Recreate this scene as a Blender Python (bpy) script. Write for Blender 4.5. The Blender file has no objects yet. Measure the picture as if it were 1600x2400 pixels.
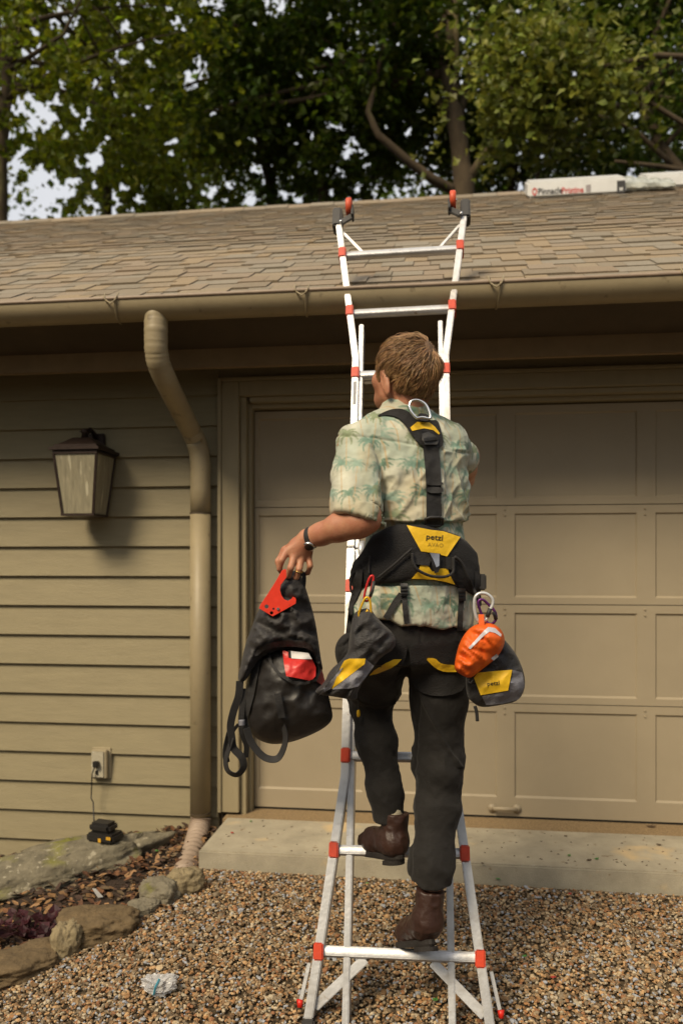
import bpy, bmesh, math, random
import numpy as np
from mathutils import Vector, Matrix
from mathutils.bvhtree import BVHTree
from mathutils.geometry import delaunay_2d_cdt
random.seed(7); rng = np.random.default_rng(7)
S = bpy.context.scene
COL = S.collection

# ---------------------------------------------------------------- camera, sky, sun, exposure
F = 1867.0          # focal length of the photograph in its own pixels (28 mm on a 36 mm long side)
HZ = 1322.0         # row of the horizon (level camera, risen lens)
H = 1.42            # eye height
cam = bpy.data.objects.new('camera', bpy.data.cameras.new('camera')); COL.objects.link(cam)
cam.location = (0, 0, H); cam.rotation_euler = (math.radians(90), 0, 0)
cam.data.sensor_fit = 'VERTICAL'; cam.data.sensor_height = 36; cam.data.lens = 36 * F / 2400
cam.data.shift_y = (HZ - 1200) / 2400
cam.data.clip_end = 500; cam.data.clip_start = 0.05
cam.data.dof.use_dof = True; cam.data.dof.focus_distance = 2.42; cam.data.dof.aperture_fstop = 2.4
S.camera = cam
SUN_EL, SUN_AZ = math.radians(45), math.radians(-144)   # azimuth clockwise from +Y: from behind the camera's left shoulder
w = bpy.data.worlds.new('World'); S.world = w; w.use_nodes = True
nt = w.node_tree; bg = nt.nodes['Background']
sky = nt.nodes.new('ShaderNodeTexSky'); sky.sky_type = 'NISHITA'; sky.sun_disc = False
sky.sun_elevation = SUN_EL; sky.sun_rotation = SUN_AZ; sky.dust_density = 4.0; sky.air_density = 1.0; sky.ozone_density = 0.6
# a thin bright cloud layer over the whole sky, broken up by soft noise
tcw = nt.nodes.new('ShaderNodeTexCoord'); nz = nt.nodes.new('ShaderNodeTexNoise'); nz.inputs['Scale'].default_value = 3.0; nz.inputs['Detail'].default_value = 5
mrw = nt.nodes.new('ShaderNodeMapRange'); mrw.inputs[1].default_value = 0.35; mrw.inputs[2].default_value = 0.65; mrw.inputs[3].default_value = 0.75; mrw.inputs[4].default_value = 0.95
mxw = nt.nodes.new('ShaderNodeMix'); mxw.data_type = 'RGBA'; mxw.inputs[7].default_value = (5.8, 5.85, 6.0, 1)
nt.links.new(tcw.outputs['Generated'], nz.inputs['Vector']); nt.links.new(nz.outputs[0], mrw.inputs[0]); nt.links.new(mrw.outputs[0], mxw.inputs[0])
nt.links.new(sky.outputs[0], mxw.inputs[6]); nt.links.new(mxw.outputs[2], bg.inputs[0]); bg.inputs[1].default_value = 0.05
sun = bpy.data.objects.new('sun', bpy.data.lights.new('sun', 'SUN')); COL.objects.link(sun)
sun.data.energy = 1.5; sun.data.angle = math.radians(21); sun.data.color = (1.0, 0.84, 0.59)
sd = Vector((math.sin(SUN_AZ) * math.cos(SUN_EL), math.cos(SUN_AZ) * math.cos(SUN_EL), math.sin(SUN_EL)))
sun.rotation_euler = sd.to_track_quat('Z', 'Y').to_euler(); sun.location = sd * 30
S.view_settings.view_transform = 'Standard'; S.view_settings.look = 'None'
S.view_settings.exposure = 1.5; S.view_settings.gamma = 1.0; S.view_settings.use_curve_mapping = False
S.render.engine = 'CYCLES'

# ---------------------------------------------------------------- coordinates
def at(px, py, D):                       # point at distance D in front of the lens seen at photograph pixel px, py
    return Vector(((px - 800) / F * D, D, H + (HZ - py) / F * D))
U = Vector((0.9920, -0.1260, 0)); N = Vector((-0.1260, -0.9920, 0)); W0 = Vector((0, 4.18, 0))
def hx(u, wv, z): return W0 + U * u + N * wv + Vector((0, 0, z))      # house frame: along the wall, out of the wall, up
def hp(px, py, wv):                      # pixel to (u, z) on the plane wv in front of the door
    d = Vector(((px - 800) / F, 1, (HZ - py) / F)); o = Vector((0, 0, H))
    t = (wv - N.dot(o - W0)) / N.dot(d); p = o + d * t
    return (p - W0).dot(U), p.z

# ---------------------------------------------------------------- materials
def nd(t, kind, **kw):
    n = t.nodes.new(kind)
    for k, v in kw.items(): setattr(n, k, v)
    return n
def mat(name, col, rough=0.6, metal=0.0, var=0.25, scale=12, bump=0.15, bscale=80, stretch=(1, 1, 1), island=0, objrand=0,
        spec=0.4, trans=0.0, col2=None, ramp=None, alpha=1.0, coords='Object', sheen=0, spots=None, transl=0.0, hue=0.0):
    m = bpy.data.materials.new(name); m.use_nodes = True; t = m.node_tree; L = t.links.new
    b = t.nodes['Principled BSDF']; out = t.nodes['Material Output']
    tc = nd(t, 'ShaderNodeTexCoord'); mp = nd(t, 'ShaderNodeMapping'); mp.inputs['Scale'].default_value = stretch
    geo = nd(t, 'ShaderNodeNewGeometry')
    if coords == 'World': L(geo.outputs['Position'], mp.inputs[0])
    else: L(tc.outputs['Object'], mp.inputs[0])
    n1 = nd(t, 'ShaderNodeTexNoise'); n1.inputs['Scale'].default_value = scale; n1.inputs['Detail'].default_value = 6; n1.inputs['Roughness'].default_value = 0.65
    L(mp.outputs[0], n1.inputs['Vector'])
    c2 = col2 if col2 else tuple(c * (1 - var) for c in col)
    mr = nd(t, 'ShaderNodeMapRange'); mr.inputs[1].default_value = 0.3; mr.inputs[2].default_value = 0.7
    L(n1.outputs[0], mr.inputs[0])
    mx = nd(t, 'ShaderNodeMix', data_type='RGBA')
    mx.inputs[6].default_value = (*col, 1); mx.inputs[7].default_value = (*c2, 1); L(mr.outputs[0], mx.inputs[0])
    cur = mx.outputs[2]
    if ramp:                              # random pick of a palette, per piece
        cr = nd(t, 'ShaderNodeValToRGB'); cr.color_ramp.interpolation = 'CONSTANT'
        while len(cr.color_ramp.elements) < len(ramp): cr.color_ramp.elements.new(0.5)
        for i, c in enumerate(ramp):
            e = cr.color_ramp.elements[i]; e.position = i / len(ramp); e.color = (*c, 1)
        if objrand:
            oi = nd(t, 'ShaderNodeObjectInfo'); L(oi.outputs['Random'], cr.inputs[0])
        else: L(geo.outputs['Random Per Island'], cr.inputs[0])
        mm = nd(t, 'ShaderNodeMix', data_type='RGBA', blend_type='MULTIPLY'); mm.inputs[0].default_value = 1
        gr = nd(t, 'ShaderNodeMapRange'); gr.inputs[3].default_value = 1.0 - var; gr.inputs[4].default_value = 1.0 + var * 0.5
        L(mr.outputs[0], gr.inputs[0]); L(cr.outputs[0], mm.inputs[6]); L(gr.outputs[0], mm.inputs[7]); cur = mm.outputs[2]
    elif island:
        hs = nd(t, 'ShaderNodeHueSaturation'); L(cur, hs.inputs['Color'])
        r2 = nd(t, 'ShaderNodeMapRange'); r2.inputs[3].default_value = 1 - island; r2.inputs[4].default_value = 1 + island
        L(geo.outputs['Random Per Island'], r2.inputs[0]); L(r2.outputs[0], hs.inputs['Value'])
        if hue:
            r3 = nd(t, 'ShaderNodeMapRange'); r3.inputs[3].default_value = 0.5 - hue; r3.inputs[4].default_value = 0.5 + hue
            ml = nd(t, 'ShaderNodeMath', operation='MULTIPLY'); ml.inputs[1].default_value = 7.31
            fr = nd(t, 'ShaderNodeMath', operation='FRACT'); L(geo.outputs['Random Per Island'], ml.inputs[0]); L(ml.outputs[0], fr.inputs[0])
            L(fr.outputs[0], r3.inputs[0]); L(r3.outputs[0], hs.inputs['Hue'])
        cur = hs.outputs[0]
    if spots:                             # (colour, scale, threshold): stains with a shape of their own
        for sc, ss, th in spots:
            n3 = nd(t, 'ShaderNodeTexNoise'); n3.inputs['Scale'].default_value = ss; n3.inputs['Detail'].default_value = 5
            L(mp.outputs[0], n3.inputs['Vector'])
            r = nd(t, 'ShaderNodeMapRange'); r.inputs[1].default_value = th; r.inputs[2].default_value = th + 0.07; L(n3.outputs[0], r.inputs[0])
            m3 = nd(t, 'ShaderNodeMix', data_type='RGBA'); L(r.outputs[0], m3.inputs[0]); L(cur, m3.inputs[6]); m3.inputs[7].default_value = (*sc, 1); cur = m3.outputs[2]
    L(cur, b.inputs['Base Color'])
    b.inputs['Roughness'].default_value = rough; b.inputs['Metallic'].default_value = metal
    b.inputs['Specular IOR Level'].default_value = spec; b.inputs['Transmission Weight'].default_value = trans; b.inputs['Alpha'].default_value = alpha
    if sheen: b.inputs['Sheen Weight'].default_value = sheen
    if bump:
        n2 = nd(t, 'ShaderNodeTexNoise'); n2.inputs['Scale'].default_value = bscale; n2.inputs['Detail'].default_value = 5
        L(mp.outputs[0], n2.inputs['Vector'])
        bp = nd(t, 'ShaderNodeBump'); bp.inputs['Strength'].default_value = bump; bp.inputs['Distance'].default_value = 0.01
        L(n2.outputs[0], bp.inputs['Height']); L(bp.outputs[0], b.inputs['Normal'])
    if transl:
        tr = nd(t, 'ShaderNodeBsdfTranslucent'); L(cur, tr.inputs[0]); ms = nd(t, 'ShaderNodeMixShader'); ms.inputs[0].default_value = transl
        L(b.outputs[0], ms.inputs[1]); L(tr.outputs[0], ms.inputs[2]); L(ms.outputs[0], out.inputs[0])
    return m

# ---------------------------------------------------------------- objects
def wloc(o):
    v = Vector((0, 0, 0))
    while o: v = v + o.location; o = o.parent
    return v
def tag(o, label=None, cat=None, group=None, kind=None):
    for k, v in (('label', label), ('category', cat), ('group', group), ('kind', kind)):
        if v: o[k] = v
    return o
def thing(name, label, cat, loc, group=None):
    o = bpy.data.objects.new(name, None); COL.objects.link(o); o.location = loc; o.empty_display_size = 0.1
    return tag(o, label, cat, group)
class MB:
    def __init__(s): s.v = []; s.f = []; s.mi = []
    def add(s, vs, fs, mi=0):
        n = len(s.v); s.v += [Vector(p) for p in vs]; s.f += [tuple(i + n for i in q) for q in fs]; s.mi += [mi] * len(fs); return s
    def box(s, fn, a0, a1, b0, b1, c0, c1):       # box between limits of a frame function fn(a,b,c)
        vs = [fn(a, b, c) for a in (a0, a1) for b in (b0, b1) for c in (c0, c1)]
        return s.add(vs, [(0, 1, 3, 2), (4, 6, 7, 5), (0, 4, 5, 1), (2, 3, 7, 6), (0, 2, 6, 4), (1, 5, 7, 3)])
    def bar(s, p, q, wd, dp, side=Vector((1, 0, 0))):      # rectangular bar from p to q
        p = Vector(p); q = Vector(q); d = (q - p).normalized(); a = (side - d * side.dot(d)).normalized(); b = d.cross(a)
        vs = [e + a * (wd / 2 * i) + b * (dp / 2 * j) for e in (p, q) for i, j in ((-1, -1), (1, -1), (1, 1), (-1, 1))]
        return s.add(vs, [(3, 2, 1, 0), (4, 5, 6, 7), (0, 1, 5, 4), (1, 2, 6, 5), (2, 3, 7, 6), (3, 0, 4, 7)])
    def tube(s, pts, r, n=8, cap=True, flat=1.0, ref=None, closed=False):
        pts = [Vector(p) for p in pts]; k = len(pts); rs = r if hasattr(r, '__len__') else [r] * k
        vs = []; prev = None
        for i, p in enumerate(pts):
            if closed: d = (pts[(i + 1) % k] - pts[i - 1]).normalized()
            else: d = (pts[min(i + 1, k - 1)] - pts[max(i - 1, 0)]).normalized()
            if ref is not None: a = ref - d * ref.dot(d)
            elif prev is None: a = d.orthogonal()
            else: a = prev - d * prev.dot(d)
            a.normalize(); prev = a; b = d.cross(a)
            vs += [p + a * (rs[i] * math.cos(2 * math.pi * j / n)) + b * (rs[i] * flat * math.sin(2 * math.pi * j / n)) for j in range(n)]
        fs = [(i * n + j, i * n + (j + 1) % n, ((i + 1) % k) * n + (j + 1) % n, ((i + 1) % k) * n + j) for i in range(k if closed else k - 1) for j in range(n)]
        if cap and not closed: fs += [tuple(range(n - 1, -1, -1)), tuple(range((k - 1) * n, k * n))]
        return s.add(vs, fs)
    def build(s, name, m, parent=None, smooth=False, bevel=0.0, kind=None, label=None):
        me = bpy.data.meshes.new(name); o = bpy.data.objects.new(name, me)
        off = wloc(parent) if parent else Vector((0, 0, 0))
        me.from_pydata([tuple(p - off) for p in s.v], [], s.f)
        for q in (m if isinstance(m, (list, tuple)) else [m]): me.materials.append(q)
        if any(s.mi): me.polygons.foreach_set('material_index', s.mi)
        bm = bmesh.new(); bm.from_mesh(me)
        if len(s.f) < 60000: bmesh.ops.recalc_face_normals(bm, faces=bm.faces)
        if bevel: bmesh.ops.bevel(bm, geom=[e for e in bm.edges if e.calc_face_angle(0) > 0.6], offset=bevel, segments=2, affect='EDGES', clamp_overlap=True)
        bm.to_mesh(me); bm.free()
        if smooth or bevel:
            me.polygons.foreach_set('use_smooth', [True] * len(me.polygons))
            if not smooth or bevel: me.set_sharp_from_angle(angle=math.radians(50))
        COL.objects.link(o)
        if parent: o.parent = parent
        if kind: o['kind'] = kind
        if label: o['label'] = label
        return o
def inst(mesh_obj, name, parent, M):            # linked-data copy with its own matrix, child of parent
    o = mesh_obj.copy(); o.name = name; COL.objects.link(o); o.parent = parent
    o.matrix_local = Matrix.Translation(-wloc(parent)) @ M
    return o
def npmesh(name, V, Fa, m, parent=None, smooth=True, kind=None, color=None, label=None):
    me = bpy.data.meshes.new(name); off = np.array(wloc(parent)) if parent else np.zeros(3)
    V = np.asarray(V, dtype=np.float64) - off; Fa = np.asarray(Fa, dtype=np.int32); k = Fa.shape[1]
    me.vertices.add(len(V)); me.vertices.foreach_set('co', V.astype(np.float32).ravel())
    me.loops.add(Fa.size); me.loops.foreach_set('vertex_index', Fa.ravel())
    me.polygons.add(len(Fa)); me.polygons.foreach_set('loop_start', np.arange(0, Fa.size, k, dtype=np.int32))
    me.update(calc_edges=True); me.validate()
    me.polygons.foreach_set('use_smooth', np.full(len(me.polygons), smooth))
    if color is not None:
        a = me.color_attributes.new('print', 'FLOAT_COLOR', 'POINT')
        a.data.foreach_set('color', np.concatenate([color, np.ones((len(color), 1))], 1).astype(np.float32).ravel())
    me.materials.append(m); o = bpy.data.objects.new(name, me); COL.objects.link(o)
    if parent: o.parent = parent
    if kind: o['kind'] = kind
    if label: o['label'] = label
    return o

# value noise
def hsh(ix, iy, iz, seed):
    n = (ix * 73856093) ^ (iy * 19349663) ^ (iz * 83492791) ^ (seed * 2654435761 & 0x7fffffff)
    n = (n ^ (n >> 13)) * 1274126177 & 0x7fffffff
    n = (n ^ (n >> 16)) & 0xffff
    return n / 65535.0
def vnoise(P, seed=1):
    P = np.asarray(P, dtype=np.float64); i = np.floor(P).astype(np.int64); f = P - i; f = f * f * (3 - 2 * f); r = 0
    for dx in (0, 1):
        for dy in (0, 1):
            for dz in (0, 1):
                wgt = (f[:, 0] if dx else 1 - f[:, 0]) * (f[:, 1] if dy else 1 - f[:, 1]) * (f[:, 2] if dz else 1 - f[:, 2])
                r = r + wgt * hsh(i[:, 0] + dx, i[:, 1] + dy, i[:, 2] + dz, seed)
    return r * 2 - 1
def fbm(P, seed=1, o=3):
    r = 0; a = 1
    for k in range(o): r = r + a * vnoise(np.asarray(P) * 2 ** k, seed + k); a *= 0.5
    return r

# implicit surfaces, meshed by surface nets
class SDF:
    def __init__(s, lo, hi, h):
        s.lo = np.array(lo, float); s.h = h; s.n = np.ceil((np.array(hi) - s.lo) / h).astype(int) + 1; s.g = np.full(s.n, 0.08, np.float32)
    def sub(s, lo, hi):
        a = np.clip(((np.array(lo) - s.lo) / s.h).astype(int), 0, s.n); b = np.clip(((np.array(hi) - s.lo) / s.h).astype(int) + 2, 0, s.n)
        return tuple(slice(x, y) for x, y in zip(a, b))
    def pts(s, sl):
        ax = [s.lo[k] + s.h * np.arange(sl[k].start, sl[k].stop) for k in range(3)]
        return np.meshgrid(*ax, indexing='ij')
    def join(s, sl, d, k, op='u'):
        a = s.g[sl]
        if op == 'u':
            h = np.clip(0.5 + 0.5 * (a - d) / k, 0, 1); s.g[sl] = a * (1 - h) + d * h - k * h * (1 - h)
        elif op == 's': s.g[sl] = np.maximum(a, -d)
        else: s.g[sl] = np.maximum(a, d)
    def cone(s, p, q, r1, r2, k=0.02, op='u', scale=None):
        p = np.array(p, float); q = np.array(q, float); m = max(r1, r2) + 0.06
        sl = s.sub(np.minimum(p, q) - m, np.maximum(p, q) + m)
        if min(x.stop - x.start for x in sl) <= 0: return
        X, Y, Z = s.pts(sl); d = q - p; L2 = d.dot(d) + 1e-12
        t = np.clip(((X - p[0]) * d[0] + (Y - p[1]) * d[1] + (Z - p[2]) * d[2]) / L2, 0, 1)
        D = np.sqrt((X - p[0] - t * d[0]) ** 2 + (Y - p[1] - t * d[1]) ** 2 + (Z - p[2] - t * d[2]) ** 2) - (r1 + (r2 - r1) * t)
        s.join(sl, D, k, op)
    def chain(s, pts, rs, k=0.02):
        for i in range(len(pts) - 1): s.cone(pts[i], pts[i + 1], rs[i], rs[i + 1], k)
    def ell(s, c, ax, r, k=0.02, op='u'):         # ellipsoid with axes ax (3 unit vectors) and radii r
        c = np.array(c, float); m = max(r) + 0.06; sl = s.sub(c - m, c + m); X, Y, Z = s.pts(sl); q = []
        for a, rr in zip(ax, r): q.append(((X - c[0]) * a[0] + (Y - c[1]) * a[1] + (Z - c[2]) * a[2]) / rr)
        l = np.sqrt(q[0] ** 2 + q[1] ** 2 + q[2] ** 2) + 1e-9
        l2 = np.sqrt((q[0] / r[0]) ** 2 + (q[1] / r[1]) ** 2 + (q[2] / r[2]) ** 2) + 1e-9
        s.join(sl, l * (l - 1) / l2, k, op)
    def stack(s, rows, yaw, k=0.02, ex=2.4, pad=0.0):     # torso: rows (z, cx, cy, half width, half depth), rotated by yaw
        rows = sorted(rows); zz = np.array([r[0] for r in rows]); cs, sn = math.cos(yaw), math.sin(yaw)
        lo = (min(r[1] for r in rows) - .35, min(r[2] for r in rows) - .3, zz[0] - .06); hi = (max(r[1] for r in rows) + .35, max(r[2] for r in rows) + .3, zz[-1] + .06)
        sl = s.sub(lo, hi); X, Y, Z = s.pts(sl); it = lambda j: np.interp(Z, zz, [r[j] for r in rows])
        cx, cy, a, b = it(1), it(2), it(3) + pad, it(4) + pad; dx, dy = X - cx, Y - cy
        lx = dx * cs + dy * sn; ly = -dx * sn + dy * cs
        l = (np.abs(lx / a) ** ex + np.abs(ly / b) ** ex) ** (1 / ex)
        d = (l - 1) * np.minimum(a, b) * 0.95; d = np.maximum(d, np.maximum(zz[0] - Z, Z - zz[-1]))
        s.join(sl, d, k)
    def mesh(s):
        g = s.g; n = g.shape; ins = g < 0
        base = [(0, 0, 0), (1, 0, 0), (0, 1, 0), (1, 1, 0), (0, 0, 1), (1, 0, 1), (0, 1, 1), (1, 1, 1)]
        sh = lambda A, o: A[o[0]:n[0] - 1 + o[0], o[1]:n[1] - 1 + o[1], o[2]:n[2] - 1 + o[2]]
        cnt = sum(sh(ins, o).astype(np.int8) for o in base); act = (cnt > 0) & (cnt < 8)
        idx = -np.ones(act.shape, np.int64); I = np.argwhere(act); idx[act] = np.arange(len(I))
        acc = np.zeros((len(I), 3)); c = np.zeros(len(I))
        for a in range(8):
            for b in range(a + 1, 8):
                oa, ob = np.array(base[a]), np.array(base[b])
                if np.abs(oa - ob).sum() != 1: continue
                va = g[tuple((I + oa).T)]; vb = g[tuple((I + ob).T)]; cr = (va < 0) != (vb < 0)
                t = np.where(cr, va / np.where(cr, va - vb, 1), 0)
                acc += np.where(cr[:, None], oa + t[:, None] * (ob - oa), 0); c += cr
        V = s.lo + s.h * (I + acc / c[:, None]); Q = []
        for ax in range(3):
            o1 = [0, 0, 0]; o1[ax] = 1; b_, c_ = [(1, 2), (2, 0), (0, 1)][ax]
            A = ins[:-1, :-1, :-1]; B = ins[o1[0]:n[0] - 1 + o1[0], o1[1]:n[1] - 1 + o1[1], o1[2]:n[2] - 1 + o1[2]]
            E = np.argwhere(A != B); E = E[(E[:, b_] > 0) & (E[:, c_] > 0)]
            e = [E.copy() for _ in range(4)]; e[1][:, b_] -= 1; e[2][:, b_] -= 1; e[2][:, c_] -= 1; e[3][:, c_] -= 1
            q = np.stack([idx[tuple(x.T)] for x in e], 1); fl = A[tuple(E.T)]; q = np.where(fl[:, None], q, q[:, ::-1])
            Q.append(q[(q >= 0).all(1)])
        return V, np.concatenate(Q)
def relax(V, Fq, it=2, lam=0.5):
    n = len(V); E = np.concatenate([Fq[:, [i, (i + 1) % Fq.shape[1]]] for i in range(Fq.shape[1])]); E = np.concatenate([E, E[:, ::-1]])
    deg = np.bincount(E[:, 0], minlength=n)[:, None].clip(1)
    for _ in range(it):
        A = np.stack([np.bincount(E[:, 0], weights=V[E[:, 1], k], minlength=n) for k in range(3)], 1) / deg; V = V + lam * (A - V)
    return V
def normals(V, Fq):
    a, b = V[Fq[:, 2]] - V[Fq[:, 0]], V[Fq[:, -1]] - V[Fq[:, 1]]; n = np.cross(a, b); R = np.zeros_like(V)
    for j in range(Fq.shape[1]):
        for k in range(3): R[:, k] += np.bincount(Fq[:, j], weights=n[:, k], minlength=len(V))
    return R / (np.linalg.norm(R, axis=1)[:, None] + 1e-12)
def bvh_of(V, Fq): return BVHTree.FromPolygons([tuple(p) for p in V], [tuple(int(i) for i in f) for f in Fq])

# cloth patches that lie on a surface: outline in photograph pixels, dropped along the line of sight on to the trees of triangles given
def inside(poly, x, y):
    r = np.zeros(len(x), bool); n = len(poly)
    for i in range(n):
        (x1, y1), (x2, y2) = poly[i], poly[(i + 1) % n]
        if y1 == y2: continue
        c = ((y1 > y) != (y2 > y)) & (x < (x2 - x1) * (y - y1) / (y2 - y1) + x1); r ^= c
    return r
def edge_dist(poly, x, y):
    d = np.full(len(x), 1e9); n = len(poly)
    for i in range(n):
        (x1, y1), (x2, y2) = poly[i], poly[(i + 1) % n]; L = (x2 - x1) ** 2 + (y2 - y1) ** 2 + 1e-9
        t = np.clip(((x - x1) * (x2 - x1) + (y - y1) * (y2 - y1)) / L, 0, 1); d = np.minimum(d, np.hypot(x - x1 - t * (x2 - x1), y - y1 - t * (y2 - y1)))
    return d
def smooth_poly(poly, it=2):
    for _ in range(it):
        q = []
        for i in range(len(poly)):
            a, b = poly[i], poly[(i + 1) % len(poly)]; q += [(a[0] * .75 + b[0] * .25, a[1] * .75 + b[1] * .25), (a[0] * .25 + b[0] * .75, a[1] * .25 + b[1] * .75)]
        poly = q
    return poly
def tri_fill(poly, step):
    xs = [p[0] for p in poly]; ys = [p[1] for p in poly]; bd = []
    for i in range(len(poly)):
        a, b = poly[i], poly[(i + 1) % len(poly)]; k = max(1, int(math.hypot(b[0] - a[0], b[1] - a[1]) / step)); bd += [(a[0] + (b[0] - a[0]) * j / k, a[1] + (b[1] - a[1]) * j / k) for j in range(k)]
    gx, gy = np.meshgrid(np.arange(min(xs), max(xs), step), np.arange(min(ys), max(ys), step)); gx = gx.ravel(); gy = gy.ravel()
    k = inside(poly, gx, gy) & (edge_dist(poly, gx, gy) > step * .5); pts = [Vector(p) for p in bd] + [Vector((float(a), float(b))) for a, b in zip(gx[k], gy[k])]
    r = delaunay_2d_cdt(pts, [], [list(range(len(bd)))], 1, 1e-4)
    return [tuple(v) for v in r[0]], [tuple(f) for f in r[2]]
def cast(px, py, trees, D0):
    o = Vector((0, 0, H)); d = Vector(((px - 800) / F, 1, (HZ - py) / F)).normalized(); best = None
    for t in trees:
        h = t.ray_cast(o, d)
        if h[0] is not None and (best is None or h[3] < best): best = h[3]
    return o + d * best if best else None
def patch(name, poly, trees, m, parent, lift=0.002, thick=0.004, D0=2.3, step=6, sm=0, label=None, noise=0.0, seed=3):
    if sm: poly = smooth_poly(poly, sm)
    P2, Fs = tri_fill(poly, step); P3 = [cast(p[0], p[1], trees, D0) for p in P2]
    good = [p for p in P3 if p is not None]; md = sum(p.y for p in good) / len(good) if good else D0
    for i, p in enumerate(P3):
        if p is None:
            j = min((k for k in range(len(P3)) if P3[k] is not None), key=lambda k: (P2[k][0] - P2[i][0]) ** 2 + (P2[k][1] - P2[i][1]) ** 2, default=None)
            P3[i] = at(P2[i][0], P2[i][1], P3[j].y if j is not None else D0)
    n = len(P3); B = []; T = []
    # smooth depth a little so a stiff strap bridges the creases
    dep = np.array([p.y for p in P3]); nb = [set() for _ in range(n)]
    for f in Fs:
        for a in f: nb[a].update(f)
    for _ in range(4): dep = np.array([min(dep[i], float(np.mean([dep[j] for j in nb[i]])) if nb[i] else dep[i]) for i in range(n)])
    nz = fbm(np.array([(p[0] / 14, p[1] / 14, 0) for p in P2]), seed) * noise if noise else np.zeros(n)
    for i in range(n):
        p = P2[i]; B.append(at(p[0], p[1], dep[i] - lift)); T.append(at(p[0], p[1], dep[i] - lift - thick - nz[i]))
    ec = {}
    for f in Fs:
        for i in range(len(f)):
            e = (f[i], f[(i + 1) % len(f)]); ec[e] = ec.get(e, 0) + 1
    bd = [e for e in ec if (e[1], e[0]) not in ec]
    mb = MB(); mb.add(B + T, [tuple(reversed([i for i in f])) for f in Fs] + [tuple(i + n for i in f) for f in Fs] + [(a, b, b + n, a + n) for a, b in bd])
    o = mb.build(name, m, parent, smooth=False, label=label)
    me = o.data; me.polygons.foreach_set('use_smooth', [True] * len(me.polygons)); me.set_sharp_from_angle(angle=math.radians(45))
    return o, BVHTree.FromPolygons([tuple(v) for v in mb.v], mb.f)
def strap(name, line, wd, trees, m, parent, **kw):        # webbing along a pixel line
    L = [Vector(p) for p in line]; a = []; b = []; ws = wd if hasattr(wd, '__len__') else [wd] * len(L)
    for i, p in enumerate(L):
        d = (L[min(i + 1, len(L) - 1)] - L[max(i - 1, 0)]).normalized(); nn = Vector((-d.y, d.x)); a.append(tuple(p + nn * ws[i] / 2)); b.append(tuple(p - nn * ws[i] / 2))
    return patch(name, a + b[::-1], trees, m, parent, **kw)
def pillow(name, poly, D, T, m, parent, step=7, sm=2, wr=0.006, wscale=18, seed=5, tilt=(0, 0), back=0.6, stretch=(1, 1), color=None, power=0.5, soft=1.0, ang=0.0, label=None):
    # a stuffed bag: outline at distance D, belly T metres towards the viewer's side and back*T behind; tilt = depth change per pixel
    if sm: poly = smooth_poly(poly, sm)
    P2, Fs = tri_fill(poly, step); A = np.array(P2); cx, cy = A.mean(0); d = edge_dist(poly, A[:, 0], A[:, 1]); dm = d.max() * soft
    pr = np.sqrt(np.clip(1 - (1 - np.clip(d / dm, 0, 1)) ** 2, 0, 1)) ** (power / 0.5)
    q = np.stack([A[:, 0] * stretch[0] * math.cos(ang) + A[:, 1] * stretch[0] * math.sin(ang), (-A[:, 0] * math.sin(ang) + A[:, 1] * math.cos(ang)) * stretch[1], np.zeros(len(A))], 1) / wscale
    wn = fbm(q, seed, 3); wn = (1 - np.abs(wn) * 1.6) * wr * np.clip(d / 8, 0, 1)
    base = D + (A[:, 0] - cx) * tilt[0] + (A[:, 1] - cy) * tilt[1]; n = len(A)
    Tp = [at(A[i, 0], A[i, 1], base[i] - pr[i] * T - wn[i]) for i in range(n)]; Bt = [at(A[i, 0], A[i, 1], base[i] + pr[i] * T * back + 0.001) for i in range(n)]
    ec = {}
    for f in Fs:
        for i in range(len(f)): ec[(f[i], f[(i + 1) % len(f)])] = 1
    bd = [e for e in ec if (e[1], e[0]) not in ec]
    mb = MB(); mb.add(Tp + Bt, list(Fs) + [tuple(n + i for i in reversed(f)) for f in Fs] + [(b, a, a + n, b + n) for a, b in bd])
    o = mb.build(name, m, parent, smooth=True, label=label); return o, BVHTree.FromPolygons([tuple(v) for v in mb.v], mb.f)
def text_on(txt, name, trees, m, parent, cx, cy, height, ang=0.0, lift=0.0012, sx=1.0, bold=0.0, skew=0, D0=2.3, fn=None):
    cu = bpy.data.curves.new('t', 'FONT'); cu.body = txt; cu.align_x = 'CENTER'; cu.align_y = 'CENTER'; cu.size = 1; cu.offset = bold; cu.resolution_u = 2
    ob = bpy.data.objects.new('t', cu); COL.objects.link(ob); bpy.context.view_layer.update()
    me = bpy.data.meshes.new_from_object(ob); bpy.data.objects.remove(ob)
    mb = MB(); vs = []
    for v in me.vertices:
        x, y = v.co.x * height * sx * 1.35, -v.co.y * height * 1.35; x += skew * y
        px = cx + x * math.cos(ang) - y * math.sin(ang); py = cy + x * math.sin(ang) + y * math.cos(ang)
        if fn: vs.append(fn(px, py)); continue
        p = cast(px, py, trees, D0); vs.append(at(px, py, (p.y if p else D0) - lift))
    mb.add(vs, [tuple(f.vertices) for f in me.polygons]); return mb.build(name, m, parent)
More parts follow.
